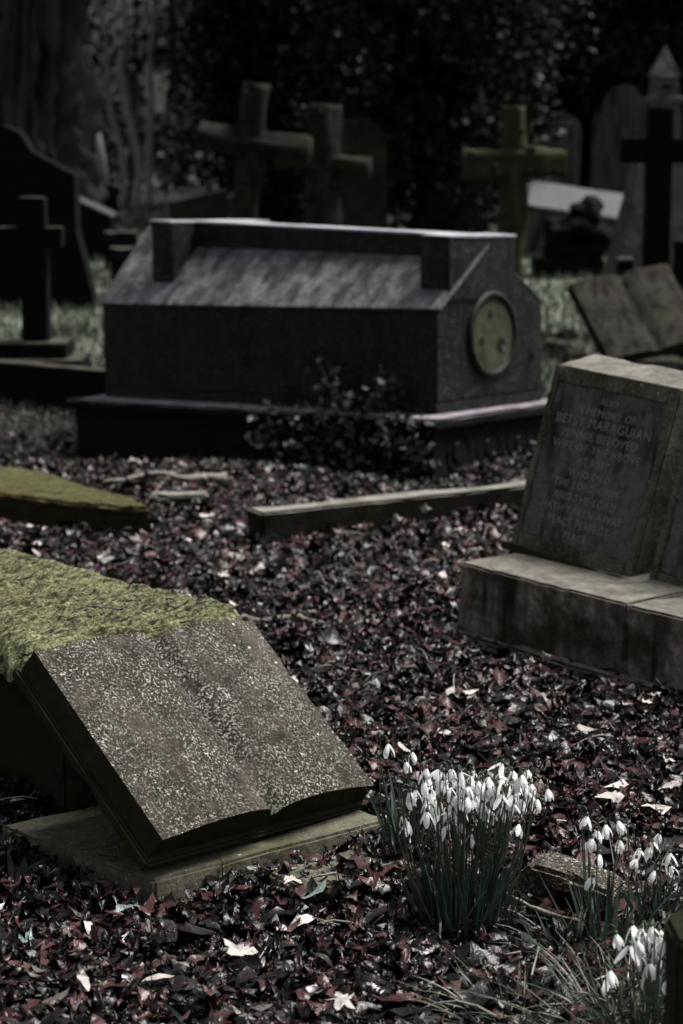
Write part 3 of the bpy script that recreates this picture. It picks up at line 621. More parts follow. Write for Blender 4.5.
# tapering pillar with gothic finial
d = 13.6; cx = xat(661, d, 1); g = GH(cx, d); s = xat(342.5, d, 1); zt = zat(45, d) - g
t = thing('tapering_pillar', 'tall tapering grey stone pillar with a pointed gothic finial at the right', 'monument', (cx, d, g), .1)
zn = zat(150, d) - g; zc = zat(105, d) - g
bm = bmesh.new(); rings_ = []
for z, h in ((-.05, 62 * s), (.05, 60 * s), (zn, 25 * s), (zn + .02, 17 * s), (zc, 15 * s), (zc + .01, 18 * s), (zc + .05, 18 * s), (zc + .06, 14 * s), (zt - .22, 13 * s), (zt - .2, 15 * s), (zt, .004)):
    rings_.append([bm.verts.new((sx * h, sy * h * .6, z)) for sx, sy in ((-1, -1), (1, -1), (1, 1), (-1, 1))])
bm.faces.new(rings_[0][::-1]); bm.faces.new(rings_[-1])
for r0, r1 in zip(rings_, rings_[1:]):
    for k in range(4): bm.faces.new((r0[k], r0[(k + 1) % 4], r1[(k + 1) % 4], r1[k]))
cut(bm, .07); rough(bm, .006, 8, .01)
me = bpy.data.meshes.new('shaft'); bm.to_mesh(me); bm.free(); link('shaft', me, M_OBEL, t)
box('niche', (-.045, -18 * s * .6 - .004, zc + .11), (.045, -14 * s * .6 + .002, zt - .26), M_HOLE, t, step=0, amp=0, bev=.01)
# small urn-like block before pillar
c = at(625, 272, .22); c.y = 11.9
t = thing('flower_holder', 'small dark square flower holder with a pale rim behind the far open book', 'vase', (xat(625, 11.9, .4), 11.9, GH(1.7, 11.9)))
zt = zat(258, 11.9) - GH(1.7, 11.9)
prism('pot', [(-.03, -.02), (.03, -.02), (.045, zt - .02), (-.045, zt - .02)], .08, M_BLACK, t, step=0, amp=0); box('rim', (-.05, -.01, zt - .018), (.05, .09, zt), M_PALETOP, t, step=0, amp=0)
# rubble between tomb and far book
for k, (px, py, r, m) in enumerate(((556, 345, .10, M_DARK), (575, 352, .09, M_BOOK2), (566, 330, .07, M_DARK), (590, 366, .08, M_DARK), (548, 330, .06, M_BOOK2))):
    c = at(px, py + 14, .0)
    rock('rubble_stone', ['largest rubble stone beside the tomb gable', 'brown rubble stone between gable and far open book', 'dark rubble stone at the top of the heap by the gable', 'dark rubble stone nearest the twin tablet headstone', 'brown rubble stone touching the tomb gable'][k], (c.x, c.y, GH(c.x, c.y) + r * .4), r, m, 40 + k, group='rubble stones by the tomb')
# blurred post at right foreground edge
d = 2.35; x = xat(682, d, .2)
t = thing('mossy_post', 'out of focus mossy brown post cut off by the lower right corner', 'post', (x, d, GH(x, d)))
prism('post', [(-.018, -.05), (.10, -.05), (.10, .37), (.05, .39), (-.012, .36)], .09, M_BSIDE, t, step=.03, amp=.004, chip=.005)

# ------------------------------------------------------------------ branches on the ground
def branch(label, pts, r, mat=None, zoff=.022, group='fallen branches', z0=0.03):
    P = [at(px, py, z0) for px, py in pts]; Q = []
    for a, b in zip(P, P[1:]):
        for k in range(5): Q.append(a.lerp(b, k / 5))
    Q.append(P[-1]); base = P[0].copy()
    V = [(p.x - base.x, p.y - base.y, GH(p.x, p.y) + zoff - base.z + noise.noise(p * 12) * .008) for p in Q]
    n = len(V); d = tube_data(V, [r * (1 - .5 * k / n) * (1 + .6 * noise.noise(Vector((k * .8, r * 99, 0)))) for k in range(n)], 9, .9)
    o = pydata('fallen_branch', d[0], d[1], mat or M_TWIG, None, True); o.location = base
    return tag(o, label, 'branch', group)
branch('thick pale branch lying level between the amber mossy slab and tomb', [(226, 481), (190, 484), (150, 483), (103, 487)], .016, zoff=.04)
branch('pale crooked branch beside the mossy ledger top', [(158, 597), (180, 604), (205, 606), (222, 610)], .012, zoff=.035)
branch('thin crooked branch on the leaves behind the open book', [(222, 612), (262, 615), (300, 614), (323, 624)], .010, zoff=.03)
branch('thin dark branch across the red leaves in the middle', [(330, 672), (380, 668), (430, 663)], .005, M_TWIGD)
branch('slender twig beside the palest leaf in front', [(205, 943), (232, 937), (262, 931)], .0030)
branch('short grey stick right of the palest front leaf', [(276, 966), (290, 957), (304, 950)], .004)
branch('grey curved twig below the kerb fragment by the snowdrops', [(505, 893), (530, 904), (556, 912), (580, 920)], .0045, zoff=.045)
# snapped twigs on plinth
A = Acc()
for k in range(16):
    p = Vector((rng.uniform(.02, .12), rng.uniform(.04, .2), .042)); a = rng.uniform(0, 6.28); L = rng.uniform(.03, .08)
    A.add(tube_data([p, p + Vector((math.cos(a) * L * .5, math.sin(a) * L * .5, .012)), p + Vector((math.cos(a + .4) * L, math.sin(a + .4) * L, .003))], [.0018, .0015, .001], 5))
o = A.build('twig_debris', M_TWIGD); o.location = BPO; o.rotation_euler = BPL.to_euler(); tag(o, 'small dark twigs on the corner of the book plinth', 'twigs', kind='stuff')

# ------------------------------------------------------------------ feature leaves
feat = [(240, 947, .058, .1, 'l', 'palest curled maple leaf, in front of the open book'), (612, 806, .085, .1, 'l', 'broad pale leaf behind the sparse right snowdrops'), (672, 790, .05, .1, 'l', 'pale leaf at the right edge above the snowdrops'),
        (450, 694, .034, .1, 'o', 'pale oval leaf in the middle of the path'), (100, 876, .0, .9, 'o', ''), (124, 906, .038, .9, 'l', 'grey green leaf just below the book plinth corner'), (292, 884, .045, .3, 'l', 'grey crumpled leaf below the plinth right end'),
        (315, 893, .04, .9, 'o', 'green tinged oval leaf below the plinth'), (84, 986, .032, .1, 'o', 'pale narrow leaf at the bottom left'), (158, 975, .034, .1, 'o', 'pale narrow leaf left of the palest front leaf'), (24, 938, .036, .9, 'l', 'dark teal leaf at the lower left edge'),
        (42, 766, .04, .6, 'l', 'grey leaf standing against the mossy ledger'), (20, 802, .028, .1, 'o', 'pale oval leaf left of the book plinth'), (340, 1000, .045, .6, 'l', 'grey brown leaf at the bottom centre'), (545, 664, .03, .1, 'o', 'upright pale leaf against the stained headstone base'),
        (530, 675, .025, .1, 'o', 'small pale leaf under the upright leaf by the headstone base'), (262, 456, .075, .1, 'l', 'large pale leaf below the ivy at the tomb'), (215, 448, .075, .3, 'l', 'pair-shaped pale leaf in front of the tomb plinth'), (135, 460, .06, .1, 'l', 'pale leaf before the left part of the tomb plinth'), (168, 456, .05, .1, 'o', 'small pale leaf before the tomb plinth middle'),
        (205, 520, .085, .1, 'l', 'large pale leaf at the left end of the long kerb'), (396, 532, .045, .6, 'o', 'upright reddish grey leaf in front of the long kerb'), (425, 522, .038, .1, 'o', 'upright pale leaf against the long kerb'), (463, 536, .05, .3, 'l', 'pale leaf below the right end of the long kerb'),
        (655, 700, .03, .1, 'l', 'pale leaf below the right headstone base'), (626, 708, .03, .3, 'l', 'grey leaf below the stained headstone base'), (205, 834 + 60, .0, .1, 'o', ''), (470, 905, .05, .6, 'l', 'grey brown leaf at the foot of the large snowdrop clump'), (588, 742, .05, .3, 'o', 'long pale leaf among maroon leaves right of centre'), (405, 810 - 60, .03, .1, 'o', 'pale leaf just behind the snowdrops')]
for k, (px, py, s, tv, kd, lab) in enumerate(feat):
    if s == 0: continue
    p = at(px, py, .03); s *= .85; up = 'upright' in lab or 'standing' in lab; tv_, tf = t_lobed() if (kd == 'l' or up) else t_oval()
    R = rot(rng.uniform(0, 6.28), rng.uniform(-.25, .25), rng.uniform(-.25, .25))
    if up: R = rot(rng.uniform(-.5, .5), 1.1, 0)
    Vn = tv_ * s * np.array([1, 1, .8 if up else .4]); o = npmesh('dead_leaf', Vn, tf, M_PALELEAF, None, np.full(len(Vn), tv), True)
    o.location = (p.x, p.y, GH(p.x, p.y) + (.045 if not up else .06)); o.rotation_euler = R.to_euler(); tag(o, lab, 'leaf', 'large fallen leaves')

# ------------------------------------------------------------------ snowdrops
def petal_mesh(open_, seed):
    r = random.Random(seed); vs = []; fs = []
    for p in range(3):
        a0 = p * 2.094 + r.uniform(-.15, .15); o_ = open_ * r.uniform(.7, 1.3); base = len(vs)
        for j in range(7):
            t_ = j / 6; w = .0062 * math.sin(math.pi * min(.97, t_ * .85 + .08)) ** .8; rad = .0016 + .0062 * math.sin(math.pi * min(1, t_ * .75)) + o_ * t_ * t_ * .012; z = -.024 * t_
            for s in (-1, -.5, 0, .5, 1):
                ph = a0 + s * w / max(.003, rad) * .85; vs.append((rad * math.cos(ph) , rad * math.sin(ph), z))
        for j in range(6):
            for s in range(4): q = base + j * 5 + s; fs.append((q, q + 1, q + 6, q + 5))
    n1 = len(fs); d = tube_data([(0, 0, .0065), (0, 0, .004), (0, 0, 0), (0, 0, -.0015)], [.0012, .0028, .0026, .001], 7); b = len(vs)
    vs += [tuple(v) for v in d[0]]; fs += [tuple(i_ + b for i_ in f) for f in d[1]]
    me = bpy.data.meshes.new('flower'); me.from_pydata(vs, [], fs); me.materials.append(M_PETAL); me.materials.append(M_OVARY)
    for i_, pl_ in enumerate(me.polygons): pl_.material_index = 1 if i_ >= n1 else 0; pl_.use_smooth = True
    return me
PET = [petal_mesh(o_, k) for k, o_ in enumerate((0, .05, .25, .5, .8, .15, 1.1, .35))]
def blades(n, rad, hmin, hmax, spread, w, name, mat, parent, droop=.5, lean=(0, 0)):
    V = []; T = []; tn = []; m = 7
    for k in range(n):
        a = rng.uniform(0, 6.283); r0 = rad * math.sqrt(rng.uniform(0, 1)); b = Vector((math.cos(a) * r0, math.sin(a) * r0, -.02)); h = rng.uniform(hmin, hmax)
        out = Vector((math.cos(a), math.sin(a), 0)) * spread * (r0 / rad) * h + Vector((rng.normal() * .12 * h + lean[0] * h, rng.normal() * .12 * h + lean[1] * h, 0)); yaw = rng.uniform(0, 3.14); sd = Vector((math.cos(yaw), math.sin(yaw), 0)); ww = w * rng.uniform(.6, 1.2); dr = droop * rng.uniform(0, 1)
        o_ = len(V); tv = rng.uniform(0, 1)
        for j in range(m):
            t_ = j / (m - 1); z = h * (t_ - dr * .35 * t_ ** 3); c_ = b + out * (t_ + dr * .8 * t_ * t_) + Vector((0, 0, z)); q = ww * (1 - t_ ** 3 * .9) * .5
            V += [c_ - sd * q, c_ + sd * q]; tn += [tv, tv]
        for j in range(m - 1): T.append((o_ + 2 * j, o_ + 2 * j + 1, o_ + 2 * j + 3, o_ + 2 * j + 2))
    o = npmesh(name, np.array([tuple(v) for v in V]), np.array(T), mat, parent, np.array(tn), True); return o
def arch_stem(base, top, dirv, drop=.014, r=.0009):
    """stem up to a point then a short arch; returns mesh data and flower hang point"""
    pts = []
    for t_ in np.linspace(0, 1, 7): pts.append(base.lerp(top, t_) + Vector((0, 0, 0)) + (top - base).cross(Vector((0, 0, 1))) * 0 + Vector((dirv.x, dirv.y, 0)) * .008 * math.sin(t_ * 3.14) * -1)
    R = drop
    for a in np.linspace(.5, 2.7, 6): pts.append(top + Vector((dirv.x * R * (1 - math.cos(a)) * .6, dirv.y * R * (1 - math.cos(a)) * .6, R * math.sin(a) * .9)))
    return tube_data(pts, [r * 1.4] * 6 + [r] * (len(pts) - 6), 5), pts[-1]
def spathe(A, top, dirv):
    A.add(tube_data([top, top + Vector((dirv.x * -.004, dirv.y * -.004, .016)), top + Vector((dirv.x * .002, dirv.y * .002, .03))], [.0016, .0018, .0004], 5))
def flower(parent, base, hang, dirv, top):
    A = Acc(); st, h = arch_stem(base, top, dirv)
    fo = bpy.data.objects.new('flower', PET[int(rng.integers(len(PET)))]); C.objects.link(fo); fo.parent = parent
    fo.location = h + Vector((0, 0, -.007)); fo.rotation_euler = (rng.normal() * .2, rng.normal() * .2, rng.uniform(0, 6.28)); fo.scale = [rng.uniform(.9, 1.16)] * 3
    A.add(st); so = A.build('stem', M_STEM); so.parent = fo
    so.matrix_parent_inverse = fo.matrix_basis.inverted()
    return fo
def clump(label, px, py, rad, nb, flowers, hmin, hmax, spread, group='snowdrop clumps', lean=(0, 0), bw=.0065, dep=.06):
    """flowers: list of pixel positions of the bells (matched at the clump's own distance)"""
    p = at(px, py, .01); p.z = GH(p.x, p.y); t = thing('snowdrop_clump', label, 'snowdrops', p, 0, group)
    bl = blades(nb, rad, hmin, hmax, spread, bw, 'leaves', M_BLADE, t, lean=lean); bl['kind'] = 'stuff'
    for fx, fy in flowers:
        d = p.y + rng.uniform(-dep, dep); z = zat(fy, d); x = xat(fx, d, z); h = Vector((x, d, z)) - p
        a = rng.uniform(0, 6.283); dv = Vector((math.cos(a), math.sin(a), 0)); top = h - Vector((dv.x * .022, dv.y * .022, -.004))
        b = Vector((top.x * .45 + rng.normal() * .01, top.y * .45, -.02)); flower(t, b, h, dv, top)
    return t
fl = [(391, 745), (409, 753), (404, 762)]
clump('small snowdrop clump with tall leaves between the stone book and the large clump', 404, 858, .022, 45, fl, .16, .26, .12, dep=.015)
# flowers of the main clump, bell positions
main = [(418, 790), (449, 803), (459, 801), (466, 786), (484, 784), (493, 788), (499, 790), (473, 794), (502, 779), (515, 799), (479, 796), (446, 781), (427, 795), (411, 797), (405, 816), (411, 822), (424, 770), (421, 781), (431, 777), (426, 789), (424, 800), (430, 803), (441, 780), (444, 772), (424, 812), (435, 818), (443, 812), (447, 819), (442, 827), (456, 811), (465, 809), (450, 775), (455, 783), (461, 772), (459, 790), (463, 779), (469, 776), (471, 788), (476, 783), (481, 781), (474, 800), (480, 803), (484, 792), (490, 777), (489, 789), (496, 797), (500, 807), (504, 763), (505, 778), (509, 787), (512, 795), (516, 779), (519, 792), (524, 799), (527, 793), (534, 797), (538, 801), (548, 791), (470, 836), (462, 823), (452, 797), (487, 805), (497, 785), (447, 789), (436, 792), (514, 806), (503, 795), (467, 797), (437, 770), (455, 770), (476, 771), (497, 773), (521, 784), (440, 800), (490, 812), (509, 772), (528, 782)]
rf = random.Random(5)
while len(main) < 98:
    main.append((rf.uniform(412, 532), rf.gauss(791, 12)))
clump('largest snowdrop clump, dense with white bells, right of the open stone book', 462, 915, .070, 260, main, .10, .185, .22, dep=.065)
r1 = [(600, 832), (620, 842), (603, 855), (595, 840), (614, 822), (608, 825), (589, 818), (593, 877)]
clump('sparse snowdrops with a few bells right of the large clump', 606, 935, .035, 55, r1, .10, .19, .4, dep=.02)
r2 = [(634, 860), (672, 855), (658, 872), (640, 850), (663, 835), (669, 868), (647, 847), (650, 842)]
clump('thin group of four snowdrops at the right edge behind the others', 655, 912, .035, 45, r2, .08, .17, .5, dep=.02)
r3 = [(628, 945), (639, 928), (656, 947), (648, 940), (664, 949), (636, 956), (657, 958), (620, 936), (632, 928), (634, 943), (642, 935), (650, 926), (653, 934), (658, 939), (662, 940), (666, 922), (673, 925), (671, 938), (645, 950), (647, 963), (668, 980), (662, 930), (676, 932)]
clump('low snowdrop clump crowded with bells beside the mossy corner post', 652, 1030, .045, 90, r3, .07, .125, .4, dep=.03)
clump('two small snowdrop buds on short stems left of the low clump', 612, 1005, .012, 12, [(606, 971), (613, 976)], .04, .08, .5, dep=.01)
# a bending flower stalk (narcissus-like bud) left of the kerb fragment, and grass tufts
def tuft(label, px, py, rad, n, h0, h1, spread=1.1, name='grass_tuft', w=.004, group='grass tufts'):
    p = at(px, py, .01); p.z = GH(p.x, p.y); t = thing(name, label, 'grass', p, 0, group); b = blades(int(n * 1.9), rad * 1.15, h0, h1, spread, w, 'grass_blades', M_NEARGRASS, t, droop=1.2); b['kind'] = 'stuff'; return t
tuft('spiky grass tuft at the bottom in front of the large snowdrop clump', 515, 1010, .05, 90, .05, .11)
tuft('loose grass tuft beneath the sparse right snowdrops', 625, 905, .09, 90, .05, .12)
tuft('grass tuft left of the low crowded snowdrops', 585, 1000, .06, 70, .04, .10)
tuft('long grass blades behind the low crowded snowdrops', 650, 985, .07, 80, .06, .14)
tuft('thin grass at the bottom right near the corner post', 622, 1022, .06, 90, .06, .13)
tuft('dark green tuft hiding behind the broken kerb fragment', 570, 945, .035, 60, .06, .12, .5)
tuft('scattered blades around the pale broad leaf', 560, 850, .12, 45, .03, .07)
# bit of moss/grass on left middle ground
n = 5000; xx = rng.uniform(-1.9, -.9, n); yy = rng.uniform(8.2, 10.2, n)
bladeT = (np.array([(-.08, 0, 0), (.08, 0, 0), (.05, 0, .6), (-.05, 0.05, .6), (0, .12, 1)], float), np.array([(0, 1, 2), (0, 2, 3), (3, 2, 4)]))
zz = np.array([GH(a, b) for a, b in zip(xx, yy)])
tag(scatter('moss_and_grass', [bladeT], np.column_stack([xx, yy, zz]), rng.uniform(.02, .06, n), rng.uniform(0, .9, n), M_NEARGRASS, rng.uniform(.2, 1, n)), 'rough mossy grass in front of the dark left kerb', 'grass', kind='stuff')
n = 2600; yy = rng.uniform(2.7, 8, n); xx = rng.uniform(-1, 1, n) * (.1715 * yy + .3)
ok = np.array([noise.noise(Vector((a * 1.8, b * 1.8, 30))) > .12 and not in_plinth(a, b, .02) for a, b in zip(xx, yy)]); xx, yy = xx[ok], yy[ok]; n = len(xx)
zz = np.array([GH(a, b) for a, b in zip(xx, yy)]) + .008
tag(scatter('sparse_grass', [bladeT], np.column_stack([xx, yy, zz]), rng.uniform(.02, .05, n), rng.uniform(.2, 1.2, n), M_NEARGRASS, rng.uniform(0, 1, n)), 'sparse grass blades pushing up through the dead leaves', 'grass', kind='stuff')
# background lawn
n = 60000; yy = rng.uniform(10.5, 32, n) ; xx = rng.uniform(-1, 1, n) * (.1715 * yy + 1.2)
zz = np.array([GH(a, b) for a, b in zip(xx, yy)])
tag(scatter('lawn_grass', [bladeT], np.column_stack([xx, yy, zz]), rng.uniform(.04, .11, n), rng.uniform(0, .8, n), M_GRASS, rng.uniform(0, 1, n)), 'pale green cemetery grass behind the large tomb', 'grass', kind='stuff')
tuft('bright green grass tuft behind the small black cross', 60, 338, .14, 160, .10, .26, .5, group='tall tufts')
# ------------------------------------------------------------------ ivy on the tomb
def leafquad(): 
    return (np.array([(0, -.5, 0), (.45, -.15, .1), (.25, .3, .02), (0, .6, -.05), (-.25, .3, .02), (-.45, -.15, .1)], float), np.array([(0, 1, 2), (0, 2, 3), (0, 3, 4), (0, 4, 5)]))
LQ = leafquad()
iv = thing('ivy', 'dark ivy climbing in front of the tomb plinth and up its side', 'ivy', (0, 8, 0))
pts = []; A = Acc()
strands = [((330, 480), (335, 410), (322, 365)), ((300, 478), (310, 430), (345, 395)), ((350, 480), (365, 440), (380, 395)), ((385, 480), (392, 450), (400, 425)), ((280, 470), (262, 440), (268, 415)), ((320, 475), (290, 440), (300, 400)), ((360, 478), (350, 430), (338, 385)), ((410, 482), (420, 460), (415, 435)), ((340, 470), (370, 410), (392, 380))]
for s_ in strands:
    Pp = []
    for k, (px, py) in enumerate(s_):
        # plane just in front of the tomb's long side
        Ld = tr @ Vector((1, 0, 0)); best = None
        for d in np.linspace(7.6, 10, 120):
            z = zat(py, d); x = xat(px, d, z); q = tr.transposed() @ (Vector((x, d, z)) - to)
            off = -.19 if z < .24 else -.03
            if best is None or abs(q.y - off) < best[0]: best = (abs(q.y - off), Vector((x, d, max(z, .02))))
        Pp.append(best[1])
    Q = [Pp[0].lerp(Pp[1], u) for u in np.linspace(0, 1, 8)] + [Pp[1].lerp(Pp[2], u) for u in np.linspace(.1, 1, 8)]
    Q = [q + Vector(rng.normal(0, .012, 3)) for q in Q]; A.add(tube_data([q - Vector((0, 8, 0)) for q in Q], [.004] * len(Q), 5))
    for q in Q:
        for _ in range(6): pts.append(q + Vector((rng.normal(0, .05), rng.normal(-.01, .03), rng.normal(0, .045))) - Vector((0, 8, 0)))
A.build('vine', M_TWIGD, iv); n = len(pts)
scatter('ivy_leaves', [LQ], np.array([tuple(p) for p in pts]), rng.uniform(.018, .045, n), rng.uniform(.4, 1.5, n), M_IVY, rng.uniform(0, 1, n), parent=iv)['kind'] = 'stuff'
# low weeds and litter in front of the tomb
n = 1500; xx = rng.uniform(-1.2, .6, n); yy = 8.15 - .75 * (xx - .35) + rng.uniform(-.5, -.1, n); zz = np.array([GH(a, b) for a, b in zip(xx, yy)]) + rng.uniform(.0, .05, n)
tag(scatter('ground_ivy', [LQ], np.column_stack([xx, yy, zz]), rng.uniform(.015, .035, n), rng.uniform(0, 1.2, n), M_IVY, rng.uniform(0, 1, n)), 'low dark ivy leaves spreading at the foot of the tomb', 'ivy', kind='stuff')

# ------------------------------------------------------------------ trees
def blob(n, c, r, power=.5, lump=.35, seed=0, zmin=None):
    """points in a lumpy ellipsoid volume, denser near the surface, with gaps"""
    out = []
    while len(out) < n:
        v = rng.normal(0, 1, (4096, 3)); v /= np.linalg.norm(v, axis=1)[:, None]
        rad = rng.uniform(0, 1, 4096) ** power
        for d, q in zip(v, rad):
            k = 1 + lump * noise.noise(Vector(d * 2.2) + Vector((seed, 0, 0))) + lump * .6 * noise.noise(Vector(d * 6) + Vector((0, seed, 0)))
            p = np.array(c) + d * q * k * np.array(r)
            if zmin is not None and p[2] < zmin: continue
            if noise.noise(Vector(p * 1.9) + Vector((seed, 3, 0))) < -.22: continue
            out.append(p)
            if len(out) >= n: break
    return np.array(out)
def tree(name, label, x, d, trunk_r, h, crown, n, leaf, mat, bark, group=None, lean=(0, 0), trunk=True, lump=.35, power=.5):
    g = GH(x, d); t = thing(name, label, 'tree' if trunk else 'bush', (x, d, g), 0, group)
    A = Acc(); zz = np.linspace(-.1, h, 12)
    A.add(tube_data([(lean[0] * z + .12 * trunk_r * noise.noise(Vector((z, x, 0))) * 5, lean[1] * z, z) for z in zz], [trunk_r * (1.0 - .6 * z / h) * (1 + .8 * math.exp(-max(z, 0) * 3)) for z in zz], 14, .5, x))
    for k in range(9):
        a = rng.uniform(0, 6.28); z0 = h * rng.uniform(.35, .9); L = rng.uniform(.5, 1) * max(crown[1][0], .8)
        b = Vector((lean[0] * z0, lean[1] * z0, z0)); e = b + Vector((math.cos(a) * L, math.sin(a) * L, L * .5)); mdl = b.lerp(e, .5) + Vector((0, 0, .1 * L))
        A.add(tube_data([b, mdl, e], [trunk_r * .35, trunk_r * .2, trunk_r * .05], 7, .2, k))
    A.build('trunk', bark, t)
    (cx, cy, cz), r = crown
    P3 = blob(n, (cx, cy, cz), r, power, lump, x * 3 + d, zmin=.05)
    scatter('crown', [LQ], P3, rng.uniform(.6, 1.3, n) * leaf, rng.uniform(0, 1.6, n), mat, rng.uniform(0, 1, n), parent=t)['kind'] = 'stuff'
    return t
def X(px, d): return xat(px, d, 2)
tree('yew_tree', 'black dense evergreen in the centre behind the crosses', X(440, 22), 22, .3, 5, ((0, 0, 2.4), (1.45, 1.4, 2.7)), 30000, .075, M_YEW, M_BARKD, 'dark evergreens')
tree('yew_tree', 'black evergreen bush behind the left pair of crosses', X(285, 26), 26, .25, 4.5, ((0, 0, 2.2), (1.3, 1.2, 2.6)), 20000, .085, M_YEW, M_BARKD, 'dark evergreens')
tree('yew_tree', 'tall evergreen filling the top centre, its crown above the frame', X(370, 30), 30, .4, 8, ((0, 0, 5.2), (3.4, 2.5, 4.2)), 26000, .13, M_YEW, M_BARKD, 'dark evergreens')
tree('broadleaf_tree', 'dim grey green tree behind the arched headstones at the right', X(600, 33), 33, .3, 8, ((0, 0, 2.0), (2.4, 1.8, 1.5)), 12000, .13, M_WOOD, M_BARKD, 'trees at the right')
tree('broadleaf_tree', 'dark tree at the right edge behind the pointed pillar', X(700, 28), 28, .3, 8, ((0, 0, 3.6), (1.7, 1.6, 3.2)), 14000, .11, M_WOOD, M_BARKD, 'trees at the right')
tree('broadleaf_tree', 'leafy tree with drooping dark twigs between the thin stems and the crosses', X(235, 35), 35, .2, 8, ((0, 0, 6.0), (1.2, 1.2, 2.6)), 6000, .10, M_WOOD, M_BARKD, 'trees at the left')
# old buttressed tree
d = 23; x = X(20, d); g = GH(x, d)
t = thing('old_tree', 'huge old tree with a fluted buttressed trunk at the top left', 'tree', (x, d, g))
bm = bmesh.new(); n, m = 130, 150; vr = []
for j in range(m):
    z = -.1 + 7 * j / (m - 1); row = []
    for k in range(n):
        a = 2 * math.pi * k / n; fl_ = noise.noise(Vector((math.cos(a) * 2.6, math.sin(a) * 2.6, z * .35))) ; fl2 = noise.noise(Vector((math.cos(a) * 6, math.sin(a) * 6, z * .5)))
        fl3 = noise.noise(Vector((math.cos(a) * 13, math.sin(a) * 13, z * .8))); r = .42 + .38 * math.exp(-max(z, 0) * 1.1) + (fl_ * .42 + fl2 * .24 + fl3 * .12 + .16 * noise.noise(Vector((math.cos(a) * 4, math.sin(a) * 4, z * 2.2))) + .10 * noise.noise(Vector((math.cos(a) * 9, math.sin(a) * 9, z * 6)))) * (1 + .8 * math.exp(-max(z, 0) * .8)); row.append(bm.verts.new((r * math.cos(a) + .05 * z, r * math.sin(a), z)))
    vr.append(row)
for j in range(m - 1):
    for k in range(n): bm.faces.new((vr[j][k], vr[j][(k + 1) % n], vr[j + 1][(k + 1) % n], vr[j + 1][k]))
me = bpy.data.meshes.new('trunk'); bm.to_mesh(me); bm.free(); link('trunk', me, M_BARK, t, True)
n = 26000; P3 = blob(n, (0, 0, 6.5), (4.2, 4, 3.2), .5, .4, 5); scatter('crown', [LQ], P3, rng.uniform(.6, 1.3, n) * .13, rng.uniform(0, 1.6, n), M_WOOD, rng.uniform(0, 1, n), parent=t)['kind'] = 'stuff'
# thin multi-stem trees
for k, (px, lean, r, py, lab) in enumerate(((133, -.02, 0.046, 0, 'straight thin stem in the middle of the stem cluster'), (120, -.04, 0.037, 0, 'leftmost bowed thin stem of the cluster'), (147, .02, 0.043, 0, 'right hand thin stem leaning away from the cluster'), (126, .03, 0.031, 0, 'slimmest thin stem crossing the others'))):
    d = 29 + .5 * k; x = X(px, d); g = GH(x, d); t = thing('thin_stem_tree', lab, 'tree', (x, d, g), 0, 'thin stems at the left back')
    A = Acc(); zz = np.linspace(-.1, 6, 22); A.add(tube_data([(lean * z * 2 + .09 * noise.noise(Vector((z * .8, k * 5, 0))) * 2, 0, z) for z in zz], [r * 1.3 * (1 - .09 * z) for z in zz], 9, .3, k)); 
    for q in range(14):
        z0 = rng.uniform(1, 5.5); a = rng.uniform(0, 6.28); L = rng.uniform(.2, .6); b = Vector((lean * z0 * 2, 0, z0)); A.add(tube_data([b, b + Vector((math.cos(a) * L * .5, math.sin(a) * L * .5, .15)), b + Vector((math.cos(a) * L, math.sin(a) * L, .4))], [.015, .011, .004], 5))
    A.build('trunk', M_BARKP if k != 3 else M_BARK, t)
    n = 220; P3 = blob(n, (lean * 6, 0, 3.2), (.7, .6, 2.6), .6, .4, k * 7); scatter('crown', [LQ], P3, rng.uniform(.6, 1.3, n) * .07, rng.uniform(0, 1.6, n), M_WOOD, rng.uniform(.3, 1, n), parent=t)['kind'] = 'stuff'
d = 26.5; x = X(108, d); g = GH(x, d); z1 = zat(112, d) - g; A = Acc(); A.add(tube_data([(0, 0, -.05), (-.08, 0, z1 * .5), (X(93, d) - x, 0, z1)], [.055, .05, .04], 8, .2))
o = A.build('leaning_pole', M_BARKP); o.location = (x, d, g); tag(o, 'pale bare pole leaning left beside the thin stems', 'pole')
# undergrowth behind
n = 22000; yy = rng.uniform(32, 37, n); xx = rng.uniform(-12, 12, n); zz = .45 + rng.beta(1.2, 1.8, n) * (2.0 + .9 * np.array([noise.noise(Vector((a * .5, 0, 0))) for a in xx]))
gk = ~((np.abs(xx / yy - (160 - 341.5) / F) < .006) & (zz > 1.35 + yy * 24 / F)); xx, yy, zz = xx[gk], yy[gk], zz[gk]; n = len(xx)
tag(scatter('undergrowth', [LQ], np.column_stack([xx, yy, zz]), rng.uniform(.06, .15, n), rng.uniform(0, 1.6, n), M_WOOD, rng.uniform(0, 1, n)), 'dark undergrowth along the far side of the cemetery', 'undergrowth', kind='stuff')
n = 60000; yy = rng.uniform(44, 56, n); xx = rng.uniform(-16, 16, n); zz = .7 + rng.uniform(0, 1, n) * (8.5 + 2.5 * np.array([noise.noise(Vector((a * .25, 5, 0))) for a in xx]))
g1 = (np.abs(xx / yy - (160 - 341.5) / F) < .0055) & (zz < 1.35 + yy * 66 / F) & (zz > 1.35 + yy * 26 / F); g2 = (np.abs(xx / yy - (592 - 341.5) / F) < .007) & (zz > 1.35 + yy * 112 / F)
gk = ~(g1 | g2); xx, yy, zz = xx[gk], yy[gk], zz[gk]
gap = np.array([noise.noise(Vector((a * .55, b * .2, c * .55))) for a, b, c in zip(xx, yy, zz)]) > -.18; xx, yy, zz = xx[gap], yy[gap], zz[gap]; n = len(xx)
tag(scatter('far_woodland', [LQ], np.column_stack([xx, yy, zz]), rng.uniform(.12, .28, n), rng.uniform(0, 1.6, n), M_WOOD, rng.uniform(0, 1, n)), 'unlit mass of trees closing the view behind the graves', 'woodland', kind='stuff')
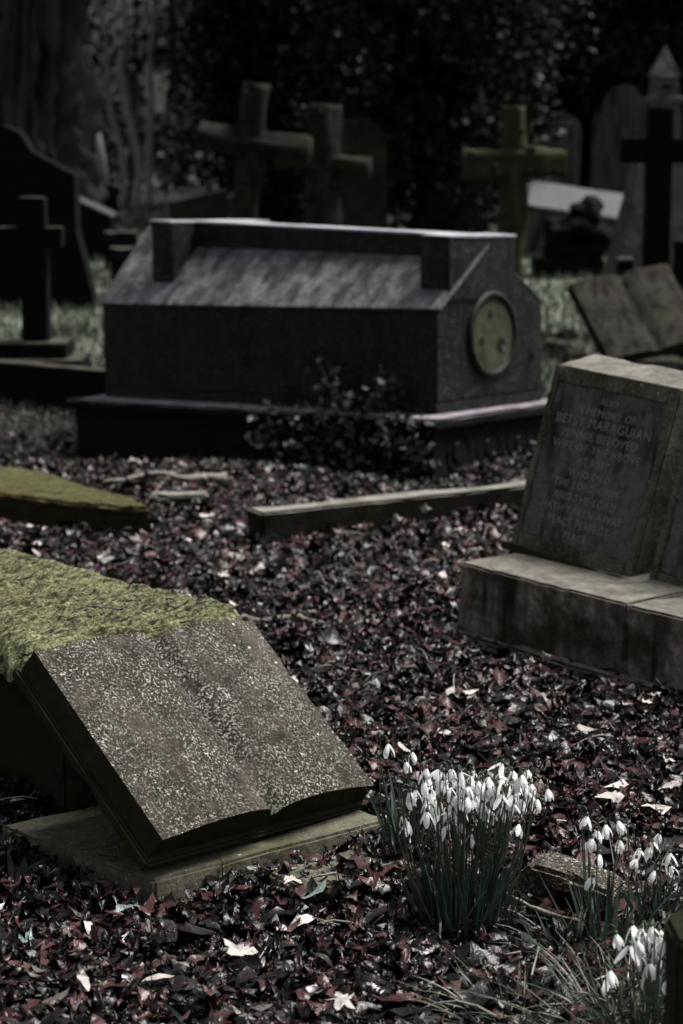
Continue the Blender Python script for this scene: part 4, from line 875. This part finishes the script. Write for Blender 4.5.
for k, (px, d, r) in enumerate(((612, 38, .16), (590, 42, .2), (575, 36, .09), (250, 40, .2), (180, 38, .12), (500, 41, .2))):
    x = X(px, d); g = GH(x, d); A = Acc(); zz = np.linspace(-.1, 11, 14); A.add(tube_data([(.1 * noise.noise(Vector((z * .5, k, 0))) * 3, 0, z) for z in zz], [r * (1.1 - .06 * z) for z in zz], 9, .3, k))
    t = thing('bare_trunk', ['bare trunk behind the arched headstone tip', 'thick bare trunk beside the gap of sky', 'thin bare trunk left of the gap of sky', 'dim trunk behind the left pair of crosses', 'dim thin trunk right of the stem cluster', 'dim trunk right of the central evergreen'][k], 'tree', (x, d, g), 0, 'far trunks'); A.build('trunk', M_BARKD, t)

# ------------------------------------------------------------------ light
w = bpy.data.worlds.new('World'); S.world = w; w.use_nodes = True; nt = w.node_tree
sky = nt.nodes.new('ShaderNodeTexSky'); sky.sky_type = 'NISHITA'; sky.sun_disc = False
EL, AZ = math.radians(62), math.radians(68)   # azimuth clockwise from +Y
sky.sun_elevation = EL; sky.sun_rotation = AZ; sky.air_density = 1; sky.dust_density = 3; sky.ozone_density = 1
hs = nt.nodes.new('ShaderNodeHueSaturation'); hs.inputs['Saturation'].default_value = .2
nt.links.new(sky.outputs[0], hs.inputs['Color']); nt.links.new(hs.outputs[0], nt.nodes['Background'].inputs[0]); nt.nodes['Background'].inputs[1].default_value = .05
sl = bpy.data.lights.new('sun', 'SUN'); sl.energy = 3.2; sl.angle = math.radians(24); sl.color = (1, .97, .93)
so = bpy.data.objects.new('sun', sl); C.objects.link(so)
dv = Vector((math.sin(AZ) * math.cos(EL), math.cos(AZ) * math.cos(EL), math.sin(EL))); so.rotation_euler = dv.to_track_quat('Z', 'Y').to_euler(); so.location = dv * 30
vs_ = S.view_settings; S.display_settings.display_device = 'sRGB'; vs_.view_transform = 'Standard'; vs_.look = 'None'; vs_.exposure = 1.52; vs_.gamma = 1; vs_.use_curve_mapping = False
S.cycles.max_bounces = 5; S.cycles.diffuse_bounces = 2; S.cycles.glossy_bounces = 2; S.cycles.transparent_max_bounces = 4; S.cycles.use_denoising = True
